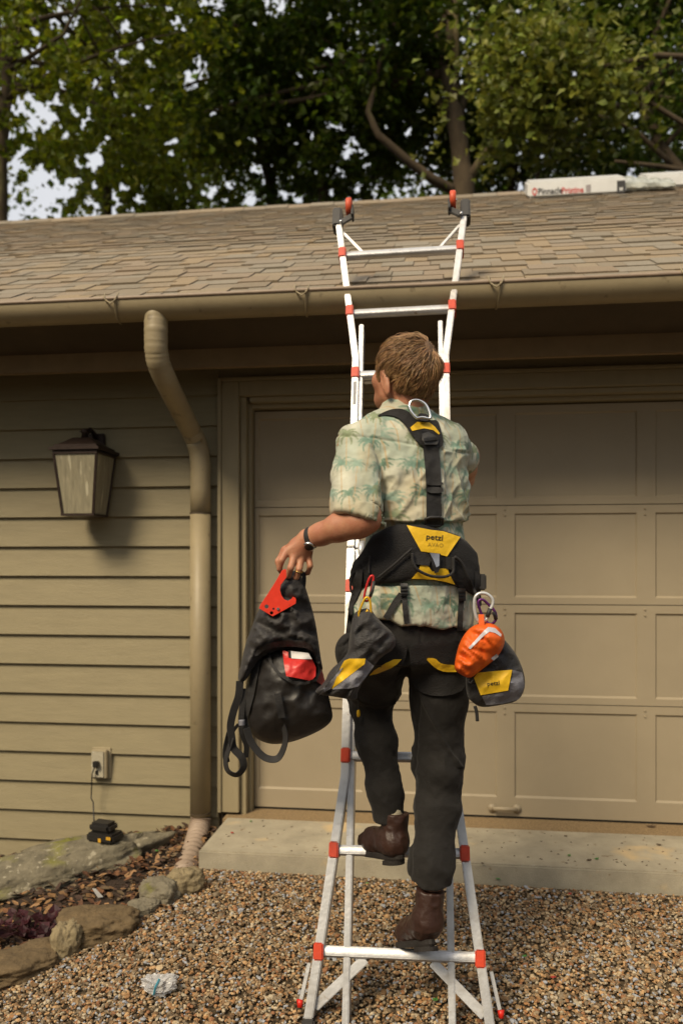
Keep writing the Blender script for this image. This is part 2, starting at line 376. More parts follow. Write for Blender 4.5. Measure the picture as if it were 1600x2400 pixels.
# ================================================================ THE SETTING
M_ground = mat('gravel_bed', (0.10, 0.068, 0.035), 0.95, var=0.6, scale=60, bump=0.9, bscale=120, coords='World')
M_conc = mat('concrete', (0.40, 0.355, 0.265), 0.9, var=0.32, scale=7, bump=0.25, bscale=160, coords='World', spots=[((0.20, 0.14, 0.08), 26, 0.66), ((0.50, 0.38, 0.22), 3.0, 0.60)])
M_aggr = mat('exposed_aggregate', (0.36, 0.25, 0.13), 0.9, var=0.55, scale=140, bump=0.8, bscale=180, coords='World')
def gz(x, y):                                   # the drive falls gently from the slab towards the camera and away to the left of the slab
    t = min(max(y, 0.0), 3.6); z = 0.060 - 0.055 * (3.6 - t) if y < 3.6 else 0.060
    a = min(max(-.62 - x, 0.0), 1.6); return z - 0.21 * a * a / (a + .12) * min(max(y - 1.2, 0.0) / 1.6, 1.0)
def atg(px, py, h=0.0):                         # the ground point seen at a pixel
    D = 3.0
    for _ in range(30): D = 0.5 * D + 0.5 * (H - gz((px - 800) / F * D, D) - h) * F / (py - HZ)
    return at(px, py, D)
ys = [-60, -20, -5, 0] + [0.3 * k for k in range(1, 15)] + [5, 8, 15, 40, 90, 200]; xs = [-150, -40, -10, -4, -3, -2.6, -2.2, -1.9, -1.6, -1.4, -1.2, -1, -.8, -.62, -.3, 0, 2, 4, 10, 40, 150]
g = MB(); NX = len(xs); g.add([(x, y, gz(x, y) - 0.012) for y in ys for x in xs], [(j * NX + i, j * NX + i + 1, (j + 1) * NX + i + 1, (j + 1) * NX + i) for j in range(len(ys) - 1) for i in range(NX - 1)])
tag(g.build('ground', M_ground, smooth=True), kind='structure')

# loose gravel: stones as one uncountable mass
ico = bmesh.new(); bmesh.ops.create_icosphere(ico, subdivisions=1, radius=1); IV = np.array([v.co[:] for v in ico.verts]); IF = np.array([[v.index for v in f.verts] for f in ico.faces]); ico.free()
def stones(n, xr, yr, smin, smax, zf, seed, keep=None, flat=0.6, lift=0.0):
    r = np.random.default_rng(seed); X = r.uniform(*xr, n); Y = r.uniform(*yr, n)
    if keep is not None: k = keep(X, Y); X, Y = X[k], Y[k]; n = len(X)
    sz = smin + (smax - smin) * r.random(n) ** 2.2; A = r.uniform(0, 6.283, n); B = r.uniform(-.6, .6, n)
    sc = np.stack([sz * r.uniform(.7, 1.25, n), sz * r.uniform(.6, 1.0, n), sz * flat * r.uniform(.6, 1.2, n)], 1)
    V = IV[None] * (1 + 0.22 * r.uniform(-1, 1, (n, len(IV), 1))) * sc[:, None, :]
    c, s_ = np.cos(B)[:, None], np.sin(B)[:, None]; x, z = V[..., 0] * c - V[..., 2] * s_, V[..., 0] * s_ + V[..., 2] * c; V[..., 0] = x; V[..., 2] = z
    c, s_ = np.cos(A)[:, None], np.sin(A)[:, None]; x, y = V[..., 0] * c - V[..., 1] * s_, V[..., 0] * s_ + V[..., 1] * c
    Z = np.array([zf(a, b) for a, b in zip(X, Y)]) + r.uniform(-.3, .75, n) * sz * flat + lift
    V = np.stack([x + X[:, None], y + Y[:, None], V[..., 2] + Z[:, None]], -1).reshape(-1, 3)
    Fs = (IF[None] + (np.arange(n) * len(IV))[:, None, None]).reshape(-1, 3); return V, Fs
PAL = [(0.288, 0.154, 0.066), (0.194, 0.113, 0.052), (0.374, 0.23, 0.111), (0.127, 0.075, 0.036), (0.475, 0.358, 0.215), (0.247, 0.183, 0.113), (0.343, 0.173, 0.069), (0.174, 0.122, 0.071), (0.269, 0.176, 0.09), (0.472, 0.291, 0.139), (0.112, 0.078, 0.047), (0.447, 0.367, 0.255), (0.216, 0.131, 0.064), (0.335, 0.236, 0.133), (0.267, 0.123, 0.056), (0.198, 0.15, 0.096), (0.4, 0.335, 0.233), (0.165, 0.128, 0.085), (0.221, 0.158, 0.094), (0.33, 0.34, 0.37), (0.28, 0.29, 0.31)]
M_grav = mat('river_gravel', (0.3, 0.2, 0.1), 0.75, ramp=PAL, var=0.3, scale=300, bump=0.0, coords='World')
slabL, _ = hp(465, 2007, 0.665)
def slab_y(x): return 4.18 - 0.127 * x - 0.67 / 0.992
def notslab(X, Y): return (Y < 4.18 - 0.127 * X - 0.70) | (X < -0.66 + 0.127 * (3.5 - Y))
V1, F1 = stones(80000, (-1.75, 2.05), (1.95, 3.75), 0.0043, 0.0100, gz, 1, notslab)
V2, F2 = stones(9000, (-4.2, 4.2), (0.6, 4.2), 0.007, 0.017, gz, 2, notslab)
npmesh('gravel', np.concatenate([V1, V2]), np.concatenate([F1, F2 + len(V1)]), M_grav, smooth=False, kind='stuff')

SLT = H - 1.291                                 # top of the slab
M_joint = mat('dark_gap', (0.02, 0.017, 0.013), 0.9, bump=0)
b = MB(); b.box(hx, slabL, 6.5, 0.19, 0.665, -0.15, SLT); tag(b.build('concrete_slab', M_conc, bevel=0.007), kind='structure')
b = MB(); b.box(hx, hp(520, 1920, .2)[0], 6.5, -0.3, 0.186, -0.1, SLT - 0.010); tag(b.build('threshold_strip', M_aggr), kind='structure')

# ================================================================ THE GARAGE
SID = (0.278, 0.235, 0.140); TRIM = (0.290, 0.242, 0.148); DOORC = (0.318, 0.264, 0.182)
M_side = mat('painted_siding', SID, 0.62, var=0.16, scale=5, bump=0.22, bscale=34, stretch=(1, 1, 9), coords='World')
M_trim = mat('painted_trim', TRIM, 0.55, var=0.10, scale=5, bump=0.10, bscale=40, stretch=(6, 6, 1), coords='World')
M_door = mat('painted_door', DOORC, 0.55, var=0.10, scale=3, bump=0.10, bscale=220, coords='World')
M_soff = mat('dark_brown_boards', (0.070, 0.050, 0.030), 0.75, var=0.25, scale=6, bump=0.2, coords='World')  # even dark brown, deeper than the tan eave beam
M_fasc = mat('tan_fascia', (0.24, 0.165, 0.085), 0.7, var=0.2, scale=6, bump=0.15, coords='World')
M_wallsh = mat('sheathing', (0.09, 0.07, 0.05), 0.9, bump=0.1, coords='World')
M_gut = mat('gutter_enamel', (0.300, 0.245, 0.150), 0.48, var=0.14, scale=9, bump=0.06, bscale=30, coords='World', spec=0.4, spots=[((0.19, 0.15, 0.09), 19, .64)])
M_lip = mat('gutter_lip', (0.30, 0.225, 0.165), 0.5, var=0.3, scale=14, bump=0.05, coords='World')
M_under = mat('roof_felt', (0.07, 0.055, 0.045), 0.95, var=0.3, bump=0.3, coords='World')
SH = [(0.268, 0.213, 0.146), (0.247, 0.203, 0.146), (0.284, 0.227, 0.154), (0.232, 0.197, 0.146), (0.256, 0.197, 0.135), (0.262, 0.227, 0.174), (0.292, 0.223, 0.142), (0.23, 0.186, 0.131), (0.274, 0.217, 0.155), (0.253, 0.212, 0.16)]
M_sh_o = mat('shingle_granules', (0.2, 0.15, 0.1), 0.95, ramp=SH, objrand=1, var=0.28, scale=160, bump=0.5, bscale=420, coords='World')
M_sh_i = mat('shingle_granules_far', (0.2, 0.15, 0.1), 0.95, ramp=SH, var=0.28, scale=160, bump=0.5, bscale=420, coords='World')
garage = thing('garage', 'olive beige clapboard garage with brown shingle roof and panelled door', 'garage', hx(0, -3, 0))
# walls behind the cladding
caL, _ = hp(511, 1400, 0.125); cbL, _ = hp(560, 1400, 0.125); doL, dB = hp(597, 1889, 0.0)
topC = 0.965 + H; doorT = 0.815 + H; doorR = doL + 4.88
b = MB(); b.box(hx, -5.0, caL + 0.02, -0.02, 0.085, -0.4, H + 1.30); b.box(hx, doorR + 0.1, 7.0, -0.02, 0.085, 0, H + 1.30); b.box(hx, caL + 0.02, doorR + 0.1, -0.02, 0.085, doorT + 0.04, H + 1.30)
b.box(hx, -5.0, -4.9, -7.2, -0.02, -.05, H + 1.3); b.box(hx, 6.9, 7.0, -7.2, -0.02, 0, H + 1.3); b.box(hx, -5.0, 7.0, -7.3, -7.2, 0, H + 1.3)
b.build('wall', M_wallsh, garage)
# clapboards, one by one
SP = 0.1568; z0 = H - 0.062
def board(u0, u1, z, mt):
    q = MB(); pr = [(0.087, z), (0.119, z), (0.0975, z + SP + 0.012), (0.087, z + SP + 0.012)]
    q.add([hx(u, a, c) for u in (u0, u1) for a, c in pr], [(3, 2, 1, 0), (4, 5, 6, 7), (0, 1, 5, 4), (1, 2, 6, 5), (2, 3, 7, 6), (3, 0, 4, 7)])
    return q.build('siding_board', mt, garage)
for k in range(-10, 7):
    z = z0 + k * SP
    if z > H + 1.12: continue
    board(-4.98, caL - 0.001, z, M_side); board(doorR + 0.14, 6.98, z, M_side)
b = MB(); b.box(hx, caL + 0.001, doorR + 0.10, 0.087, 0.10, topC + 0.004, H + 1.16); b.build('frieze_board', M_trim, garage)
# door casing: stepped mouldings
def casing(name, parts, mt=M_trim):
    q = MB()
    for p in parts: q.box(hx, *p)
    return q.build(name, mt, garage, bevel=0.003)
jb = SLT + 0.004
casing('door_casing', [(caL, caL + 0.020, 0.086, 0.140, jb, topC), (caL + 0.0205, cbL, 0.086, 0.128, jb, topC - 0.02)])
casing('door_casing', [(doorR + 0.02, doorR + 0.13, 0.086, 0.128, jb, topC)])
casing('door_casing', [(cbL + 0.001, doorR + 0.0195, 0.086, 0.128, doorT + 0.055, topC - 0.02), (caL + 0.021, doorR + 0.0195, 0.086, 0.142, topC - 0.019, topC)])
casing('door_jamb', [(cbL + 0.002, doL - 0.022, -0.03, 0.100, jb - .02, doorT + 0.054), (doL - 0.0215, doL - 0.004, -0.03, 0.052, jb - .02, doorT + 0.03)])
casing('door_jamb', [(doL - 0.003, doorR, -0.03, 0.100, doorT + 0.026, doorT + 0.0535), (doL - 0.003, doorR, -0.03, 0.052, doorT + 0.003, doorT + 0.0255)])
# sectional door: each section its own part, each panel a sub-part
edges = [dB - 0.003, H - 0.712, H - 0.206, H + 0.300, H + 0.812]
PW = 0.690; p0, _ = hp(606, 1500, 0); ST = 0.088
m2_u, _ = hp(1205, 1500, 0)
starts = [m2_u + PW * k for k in range(-2, 5)]
starts[0] = p0
pans = []
for k, s0 in enumerate(starts):
    nx = starts[k + 1] if k + 1 < len(starts) else s0 + PW
    pans.append((s0, nx - ST))
for k in range(4):
    za, zb = edges[k] + 0.002, edges[k + 1] - 0.002; q = MB()
    rb, rt = (0.095 if k == 0 else 0.034), 0.040
    u1 = pans[-1][1] + 0.09
    q.box(hx, doL, u1, -0.040, -0.012, za, zb)                                    # core
    q.box(hx, doL, u1, -0.0118, 0.0, za, za + rb); q.box(hx, doL, u1, -0.0118, 0.0, zb - rt, zb)
    x = doL
    for a, c in pans: q.box(hx, x, a, -0.0118, 0.0, za + rb + .0002, zb - rt - .0002); x = c
    q.box(hx, x, u1, -0.0118, 0.0, za + rb + .0002, zb - rt - .0002)
    sec = q.build('door_section', M_door, garage)
    for a, c in pans:                                                             # sunk panel with a sloping bead round it
        p = MB(); A = [(a, za + rb), (c, za + rb), (c, zb - rt), (a, zb - rt)]; g_ = 0.007
        B = [(a + g_, za + rb + g_ * 1.4), (c - g_, za + rb + g_ * 1.4), (c - g_, zb - rt - g_), (a + g_, zb - rt - g_)]
        p.add([hx(u, -0.0008, z) for u, z in A] + [hx(u, -0.0095, z) for u, z in B] + [hx(u, -0.0115, z) for u, z in A], [(0, 1, 5, 4), (1, 2, 6, 5), (2, 3, 7, 6), (3, 0, 4, 7), (4, 5, 6, 7), (11, 10, 9, 8), (0, 8, 9, 1), (1, 9, 10, 2), (2, 10, 11, 3), (3, 11, 8, 0)])
        p.build('panel', M_door, sec)
    if k < 3:                                                                     # bolts of the hinges in the stiles
        for a, c in pans[1:-1]:
            for dz in (-0.05, -0.02):
                q = MB(); q.tube([hx(a - 0.05, 0.0005, zb + dz), hx(a - 0.05, 0.006, zb + dz)], [0.006, 0.004], 8); q.build('bolt', M_door, sec)
hu, hz_ = hp(1182, 1897, 0.02); q = MB()
q.tube([hx(hu - 0.055, 0.001, hz_), hx(hu - 0.055, 0.03, hz_ + .004), hx(hu + 0.055, 0.03, hz_ + .004), hx(hu + 0.055, 0.001, hz_)], 0.011, 8, ref=Vector((0, 0, 1)), flat=0.5)
q.tube([hx(hu - 0.062, 0.0005, hz_), hx(hu - 0.062, 0.008, hz_)], 0.022, 12); q.tube([hx(hu + 0.062, 0.0005, hz_), hx(hu + 0.062, 0.008, hz_)], 0.022, 12)
q.build('door_handle', M_door, garage, smooth=True)
q = MB(); q.box(hx, doL, doorR, -0.035, -0.005, SLT - 0.009, dB - 0.001); q.build('door_seal', M_joint, garage)

# eaves
GW, GZ, GR = 0.735, H + 1.160, 0.078
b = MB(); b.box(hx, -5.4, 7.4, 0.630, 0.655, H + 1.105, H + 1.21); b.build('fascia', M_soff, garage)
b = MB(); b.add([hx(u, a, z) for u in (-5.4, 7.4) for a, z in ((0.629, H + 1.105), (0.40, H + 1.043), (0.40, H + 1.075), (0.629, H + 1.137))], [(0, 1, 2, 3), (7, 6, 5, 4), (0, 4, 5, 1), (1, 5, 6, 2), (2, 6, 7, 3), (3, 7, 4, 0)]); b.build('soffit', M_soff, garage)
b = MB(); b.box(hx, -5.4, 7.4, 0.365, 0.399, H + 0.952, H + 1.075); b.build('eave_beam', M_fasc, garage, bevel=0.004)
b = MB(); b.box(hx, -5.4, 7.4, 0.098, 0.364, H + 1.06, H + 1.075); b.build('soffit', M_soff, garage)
# roof slope
MP = 0.55; EW, EZ = 0.72, H + 1.178
def rf(u, d, h): # along the eave, horizontal distance up from the eave, height above the deck
    c = 1 / math.hypot(1, MP); return hx(u, EW - d + h * MP * c * 1.0, EZ + d * MP + h * c)
RD = 3.93
b = MB(); b.box(rf, -5.4, 7.4, 0, RD, -0.05, -0.004); b.box(lambda u, d, h: hx(u, EW - 2 * RD + d - h * .48, EZ + d * MP + h * .87), -5.4, 7.4, 0, RD, -0.05, 0.0)
roof = b.build('roof', M_under, garage)
# shingles: unit box, shared
b = MB(); b.add([(x, y, z) for x in (0, 1) for y in (0, 1) for z in (0, 1)], [(0, 1, 3, 2), (4, 6, 7, 5), (0, 4, 5, 1), (2, 3, 7, 6), (0, 2, 6, 4), (1, 5, 7, 3)])
unit = b.build('shingle', M_sh_o); unit.parent = roof
ca, sa = 1 / math.hypot(1, MP), MP / math.hypot(1, MP); UPS = (-N * ca + Vector((0, 0, sa))); NRM = (N * sa + Vector((0, 0, ca)))
EXPO = 0.143; rows = int(RD / ca / EXPO); cand = []
for r in range(rows + 1):
    dist = r * EXPO; half = 1.55 + dist * 0.55; u = -2.6 - dist * 0.4
    rr = random.Random(100 + r); x = -5.3
    while x < 7.2:
        wd = rr.choice([0.08, 0.11, 0.14, 0.17, 0.21]) * rr.uniform(.85, 1.15); cand.append((r, x, wd, rr.choice([0, 0, 1]), rr.uniform(-.004, .004), rr.uniform(0, .0025))); x += wd
def sh_matrix(c):
    r, x, wd, dbl, jit, lf = c; s0 = r * EXPO - 0.012 + jit; th = 0.005 + 0.005 * dbl; ln = min(EXPO + 0.035, RD / ca - s0)
    o = hx(x, EW, EZ) + UPS * s0 + NRM * (0.008 + lf)
    X = U * (wd - 0.003); Y = (UPS * ln - NRM * 0.0105 * ln / 0.178); Z = NRM * th
    return Matrix(((X.x, Y.x, Z.x, o.x), (X.y, Y.y, Z.y, o.y), (X.z, Y.z, Z.z, o.z), (0, 0, 0, 1)))
def sees(c):
    p = hx(c[1] + c[2] / 2, EW - c[0] * EXPO * ca, EZ + c[0] * EXPO * sa); px = 800 + F * p.x / p.y; return -40 < px < 1640
near = [c for c in cand if sees(c)][:300]; ns = set(near); first = True
for c in near:
    if first: unit.matrix_local = Matrix.Translation(-wloc(roof)) @ sh_matrix(c); first = False
    else: inst(unit, 'shingle', roof, sh_matrix(c))
b = MB(); UB = [Vector((x, y, z)) for x in (0, 1) for y in (0, 1) for z in (0, 1)]
VV = []; FF = []
for c in cand:
    if c in ns: continue
    m4 = sh_matrix(c); n0 = len(VV); VV += [(m4 @ p)[:] for p in UB]; FF += [tuple(i + n0 for i in f) for f in [(0, 1, 3, 2), (4, 6, 7, 5), (0, 4, 5, 1), (2, 3, 7, 6), (0, 2, 6, 4), (1, 5, 7, 3)]]
npmesh('shingle_field', VV, FF, M_sh_i, roof, smooth=False, kind='stuff')
b = MB()
for k in range(60):
    u0 = -5.35 + k * 0.212; lft = random.uniform(0, .006)
    b.add([rf(u0, RD - 0.10, 0.014 + lft), rf(u0 + .208, RD - 0.10, 0.014 + lft), rf(u0 + .208, RD, 0.03 + lft), rf(u0, RD, 0.03 + lft), rf(u0, RD - 0.10, 0.005), rf(u0 + .208, RD - .1, 0.005), rf(u0 + .208, RD + .1, -0.11), rf(u0, RD + .1, -0.11)], [(0, 1, 2, 3), (4, 5, 1, 0), (3, 2, 6, 7)])
b.build('ridge_cap', M_sh_i, roof)
# half-round gutter
b = MB(); us = [-5.4 + 0.1 * k for k in range(129)]; n = 14
prof = [(GW + GR * math.cos(t), GZ - GR * math.sin(t)) for t in [math.pi * j / n for j in range(n + 1)]]; profi = [(GW + (GR - .003) * math.cos(t), GZ - (GR - .003) * math.sin(t)) for t in [math.pi * j / n for j in range(n, -1, -1)]]
pr = prof + profi; k = len(pr)
b.add([hx(u, a, z + 0.0015 * math.sin(u * 3.1)) for u in (-5.4, -3, -1.5, 0, 1.5, 3, 7.4) for a, z in pr], [(i * k + j, i * k + (j + 1) % k, (i + 1) * k + (j + 1) % k, (i + 1) * k + j) for i in range(6) for j in range(k)] + [tuple(range(k)), tuple(range(6 * k, 7 * k))])
gut = b.build('gutter', M_gut, garage, smooth=True); gut.data.set_sharp_from_angle(angle=math.radians(60))
b = MB(); b.tube([hx(u, GW + GR - 0.002, GZ + 0.004) for u in (-5.4, -2, 0, 3, 7.4)], 0.0085, 8); b.build('gutter_lip', M_lip, gut, smooth=True)
b = MB(); b.box(hx, -5.4, 7.4, EW - 0.09, EW - 0.035, H + 1.170, H + 1.180); b.build('drip_edge', M_lip, garage)
for px in (-190, 258, 704, 1158, 1610):
    u, _ = hp(px, 730, GW + GR); q = MB()
    pts = [hx(u + 0.010 + 0.016 * (1 - t / 2.0), GW + (GR + .005) * math.cos(t), GZ - (GR + .005) * math.sin(t)) for t in [0.15 * j for j in range(13)]]
    q.tube(pts, 0.0045, 6, ref=U, flat=0.45)
    q.tube([hx(u - 0.008, GW + GR + .006, GZ - .022), hx(u - 0.022, GW + GR + .012, GZ + .006), hx(u - .026, GW + GR - .01, GZ + .030)], 0.003, 6)
    q.tube([hx(u + 0.022, GW + GR + .006, GZ - .018), hx(u + 0.034, GW + GR + .012, GZ + .006), hx(u + .036, GW + GR - .01, GZ + .030)], 0.003, 6)
    q.tube([hx(u - 0.014, GW + GR + .010, GZ - .006), hx(u + 0.008, GW + GR + .013, GZ - .024), hx(u + .030, GW + GR + .010, GZ - .004)], 0.003, 6)
    q.build('gutter_hanger', M_gut, garage, smooth=True)
# downspout
def P(px, py, wv): u, z = hp(px, py, wv); return hx(u, wv, z)
dp = [P(366, 728, .74), P(366, 742, .745), P(366, 775, .75), P(366, 815, .742), P(370, 845, .72), P(378, 868, .685), P(386, 886, .65), P(428, 970, .355), P(448, 1010, .235), P(458, 1030, .20), P(466, 1056, .180), P(470, 1085, .175), P(470, 1203, .172)]
q = MB(); cuts = []
for i in range(len(dp) - 1):
    m_ = 9 if i < 9 else 2
    for j in range(m_): cuts.append(dp[i].lerp(dp[i + 1], j / m_))
cuts.append(dp[-1]); rr = [0.0515 + (0.0012 * math.sin(i * 2.2 + 1.3 * math.sin(i * .9)) if 10 < i < 46 else 0) for i in range(len(cuts))]; rr[0] = 0.034; rr[1] = 0.042; rr[2] = .048
ds = thing('downspout', 'round beige downspout with crimped elbow on the clapboard wall', 'downspout', P(470, 1905, .172))
q.tube(cuts, rr, 28); q.build('elbow_pipe', M_gut, ds, smooth=True)
q = MB(); lo = P(470, 1910, .172); hi_ = P(470, 1203, .172); q.tube([hi_, lo], 0.0525, 28); q.build('lower_pipe', M_gut, ds, smooth=True)
q = MB(); q.tube([hi_ + Vector((0, 0, -.0035)), hi_ + Vector((0, 0, .0035))], 0.0545, 28); q.tube([lo + Vector((0, 0, .012)), lo + Vector((0, 0, .017))], 0.0545, 28); q.build('pipe_ring', M_soff, ds)
q = MB(); q.box(hx, hp(475, 1150, .17)[0] - .02, hp(475, 1150, .17)[0] + .02, 0.112, 0.13, hp(475, 1190, .17)[1], hp(475, 1190, .17)[1] + .03); q.build('wall_bracket', M_gut, ds)
M_hose = mat('corrugated_plastic', (0.335, 0.255, 0.195), 0.6, var=0.2, scale=20, bump=0.1, coords='World')
hose = []; a = P(471, 1916, .172); c = P(464, 1972, .20); e = atg(430, 2040) + Vector((0, 0, -.02))
for i in range(91):
    t = i / 90; hose.append((a * (1 - t) ** 2 + c * 2 * t * (1 - t) + e * t * t))
q = MB(); q.tube(hose, [0.0505 + 0.0042 * math.sin(i * 2 * math.pi / 6.5) for i in range(91)], 24)
hs = q.build('drain_hose', M_hose, ds, smooth=True, label='tan corrugated drain hose')

# ---------------- wall lantern
M_bronze = mat('oiled_bronze', (0.050, 0.032, 0.026), 0.45, metal=0.5, var=0.4, scale=30, bump=0.1)
M_lglass = mat('seeded_glass', (0.34, 0.305, 0.21), 0.25, var=0.35, scale=22, stretch=(3, 3, 0.35), bump=0.5, bscale=26, spec=0.6, spots=[((0.48, 0.44, 0.32), 14, 0.60)], alpha=0.93)
LW = 0.255; lu0, lzt = hp(132, 1062, LW + .085); lu1, _ = hp(232, 1062, LW + .085); lc = (lu0 + lu1) / 2; hw = (lu1 - lu0) / 2; _, lzb = hp(180, 1203, LW + .08); hb = hw * 0.72
lan = thing('wall_lantern', 'dark bronze square lantern on the clapboards left of the downspout', 'lantern', hx(lc, 0.11, lzb))
def lf(a, b_, z): return hx(lc + a, LW + b_, z)
q = MB()
for sx, sy in ((-1, -1), (1, -1), (1, 1), (-1, 1)): q.bar(lf(sx * hb, sy * hb, lzb), lf(sx * hw, sy * hw, lzt), 0.011, 0.011)
q.box(lf, -hb - .006, hb + .006, -hb - .006, hb + .006, lzb - 0.012, lzb - 0.001)
q.box(lf, -hw - .004, hw + .004, hw - .008, hw + .006, lzt - .008, lzt + .008); q.box(lf, -hw - .004, hw + .004, -hw - .006, -hw + .008, lzt - .008, lzt + .008); q.box(lf, hw - .008, hw + .006, -hw, hw, lzt - .007, lzt + .007); q.box(lf, -hw - .006, -hw + .008, -hw, hw, lzt - .007, lzt + .007)
q.build('lantern_frame', M_bronze, lan)
for sx, sy in ((0, 1), (1, 0), (0, -1), (-1, 0)):
    q = MB(); ax = (1, 0) if sx == 0 else (0, 1)
    def cr(s, hh, off): return (sx * (hh - off) + ax[0] * s * (hh - .004), sy * (hh - off) + ax[1] * s * (hh - .004))
    vs = []
    for off in (0.001, 0.004):
        for s, hh, z in ((-1, hb, lzb), (1, hb, lzb), (1, hw, lzt - .005), (-1, hw, lzt - .005)): a_, b_ = cr(s, hh, off); vs.append(lf(a_, b_, z))
    q.add(vs, [(0, 1, 2, 3), (7, 6, 5, 4), (0, 4, 5, 1), (1, 5, 6, 2), (2, 6, 7, 3), (3, 7, 4, 0)]); q.build('glass_pane', M_lglass, lan)
q = MB()
for z, s1, h_ in ((0.010, 1.16, .016), (0.0265, 1.0, .014)): q.box(lf, -hw * s1, hw * s1, -hw * s1, hw * s1, lzt + z, lzt + z + h_)
zt = lzt + 0.041; r1, r2 = hw * .9, hw * .42
q.add([lf(a * r, b_ * r, z) for r, z in ((r1, zt), (r2, zt + .042)) for a, b_ in ((-1, -1), (1, -1), (1, 1), (-1, 1))], [(3, 2, 1, 0), (4, 5, 6, 7), (0, 1, 5, 4), (1, 2, 6, 5), (2, 3, 7, 6), (3, 0, 4, 7)])
q.build('lantern_cap', M_bronze, lan, bevel=0.002)
q = MB(); q.tube([lf(0, 0, zt + .042), lf(0, 0, zt + .07), lf(0, 0, zt + .078)], [.02, .014, .03], 12); q.tube([lf(0, 0, zt + .078), lf(0, 0, zt + .095)], [.028, .006], 12)
q.tube([lf(0, 0, zt + .065), lf(0, -.06, zt + .10), lf(0, -.11, zt + .085), lf(0, .112 - LW, zt + .02)], 0.012, 8); q.build('finial_and_arm', M_bronze, lan, smooth=True)
q = MB(); q.box(hx, lc - .05, lc + .05, 0.113, 0.130, zt - .10, zt + .09); q.build('back_plate', M_bronze, lan, bevel=0.006)
q = MB(); q.tube([lf(0, 0, lzb), lf(0, 0, lzb + .10), lf(0, 0, lzb + .115), lf(0, 0, lzb + .15), lf(0, 0, lzb + .17)], [.014, .014, .024, .022, .004], 12); q.build('bulb', mat('bulb_glass', (.6, .55, .42), .2, bump=0), lan, smooth=True)

M_moss = mat('mossy_rock', (0.215, 0.188, 0.130), 0.95, var=0.55, scale=16, bump=0.8, bscale=40, coords='World', spots=[((0.17, 0.165, 0.035), 3.2, 0.55), ((0.30, 0.27, 0.20), 34, 0.60), ((0.08, 0.07, 0.05), 24, 0.63)])
M_rock = [mat('tan_rock', (0.27, 0.215, 0.125), 0.95, var=0.45, scale=14, bump=0.8, bscale=50, stretch=(1, 1, .5), coords='World'), mat('brown_rock', (0.165, 0.115, 0.060), 0.95, var=0.5, scale=12, bump=0.8, bscale=50, coords='World'),
          mat('grey_rock', (0.20, 0.175, 0.125), 0.95, var=0.4, scale=12, bump=0.8, bscale=50, coords='World', spots=[((0.14, 0.13, 0.05), 8, .6)])]
def rock(name, c, r, yaw, seed, m, label, cat='stone', group=None, tilt=0.0, sq=3.4, amp=.20, f_=1.25):
    bm = bmesh.new(); bmesh.ops.create_icosphere(bm, subdivisions=5, radius=1); V = np.array([v.co[:] for v in bm.verts]); Fq = np.array([[v.index for v in f.verts] for f in bm.faces]); bm.free()
    l = (np.abs(V) ** sq).sum(1) ** (1 / sq); V = V / l[:, None]
    V = V * (1 + amp * fbm(V * 1.3 * f_ + seed * 7, seed, 4)[:, None] - 0.09 * np.abs(fbm(V * 3.5 * f_ + seed, seed + 9, 4))[:, None]); V = V * np.array(r)
    ct, st = math.cos(tilt), math.sin(tilt); V = np.stack([V[:, 0] * ct - V[:, 2] * st, V[:, 1], V[:, 0] * st + V[:, 2] * ct], 1)
    cy, sy = math.cos(yaw), math.sin(yaw); V = np.stack([V[:, 0] * cy - V[:, 1] * sy, V[:, 0] * sy + V[:, 1] * cy, V[:, 2]], 1) + np.array(c)
    rock.tree = bvh_of(V, Fq)
    return tag(npmesh(name, V, Fq, m), label, cat, group)
rock('boulder', at(140, 2056, 3.76), (0.46, 0.19, 0.135), .34, 3, M_moss, 'long grey mossy boulder against the clapboards with the charger on it', 'boulder', tilt=0.13, amp=.20, f_=1.5)
# ---------------- outlet box, cord, charger
M_obox = mat('outlet_paint', (0.38, 0.32, 0.21), 0.5, var=0.2, scale=40, bump=0.1); M_blk = mat('black_plastic', (0.022, 0.02, 0.019), 0.4, var=0.3, scale=30, bump=0.05)
M_clear = mat('clear_cover', (0.55, 0.50, 0.38), 0.2, var=0.3, scale=60, bump=0.1, alpha=0.8, spots=[((.75, .72, .6), 50, .62)])
ou0, oz1 = hp(214, 1757, .15); ou1, oz0 = hp(246, 1826, .15)
ob = thing('outlet_box', 'small beige outdoor outlet box with a plug on the clapboards', 'outlet box', hx((ou0 + ou1) / 2, .112, oz0))
q = MB(); q.box(hx, ou0 - .006, ou1 + .022, .105, .124, oz0 - .004, oz1 + .006); q.build('back_plate', M_obox, ob, bevel=.003)
q = MB(); q.box(hx, ou0, ou1 + .010, .1245, .152, oz0 + .002, oz1 - .002); q.build('box_body', M_obox, ob, bevel=.004)
q = MB(); q.box(hx, ou0 + .004, ou1 - .002, .1525, .1585, oz0 + .008, oz1 - .006); q.build('bubble_cover', M_clear, ob, bevel=.004)
q = MB(); q.box(hx, ou0 + .022, ou0 + .050, .159, .185, oz1 - .085, oz1 - .055); q.tube([hx(ou0 + .036, .160, oz1 - .105), hx(ou0 + .036, .164, oz1 - .125)], .008, 8); q.build('plug', M_blk, ob, bevel=.004)
cpx, cpy = 246, 1990
chp = at(246, 1982, 3.80); hit = rock.tree.ray_cast(Vector((chp.x, chp.y, 3)), Vector((0, 0, -1)))[0]; chp.z = hit.z - .008 if hit else chp.z; chg = thing('battery_charger', 'black tool battery charger with yellow trim lying on the mossy boulder', 'charger', chp)
def cf(a, b_, c_): return chp + Vector((.94 * a + .34 * b_, -.34 * a + .94 * b_, c_))
q = MB(); q.box(cf, -.072, .078, -.05, .05, 0.000, .042); q.build('charger_base', M_blk, chg, bevel=.010)
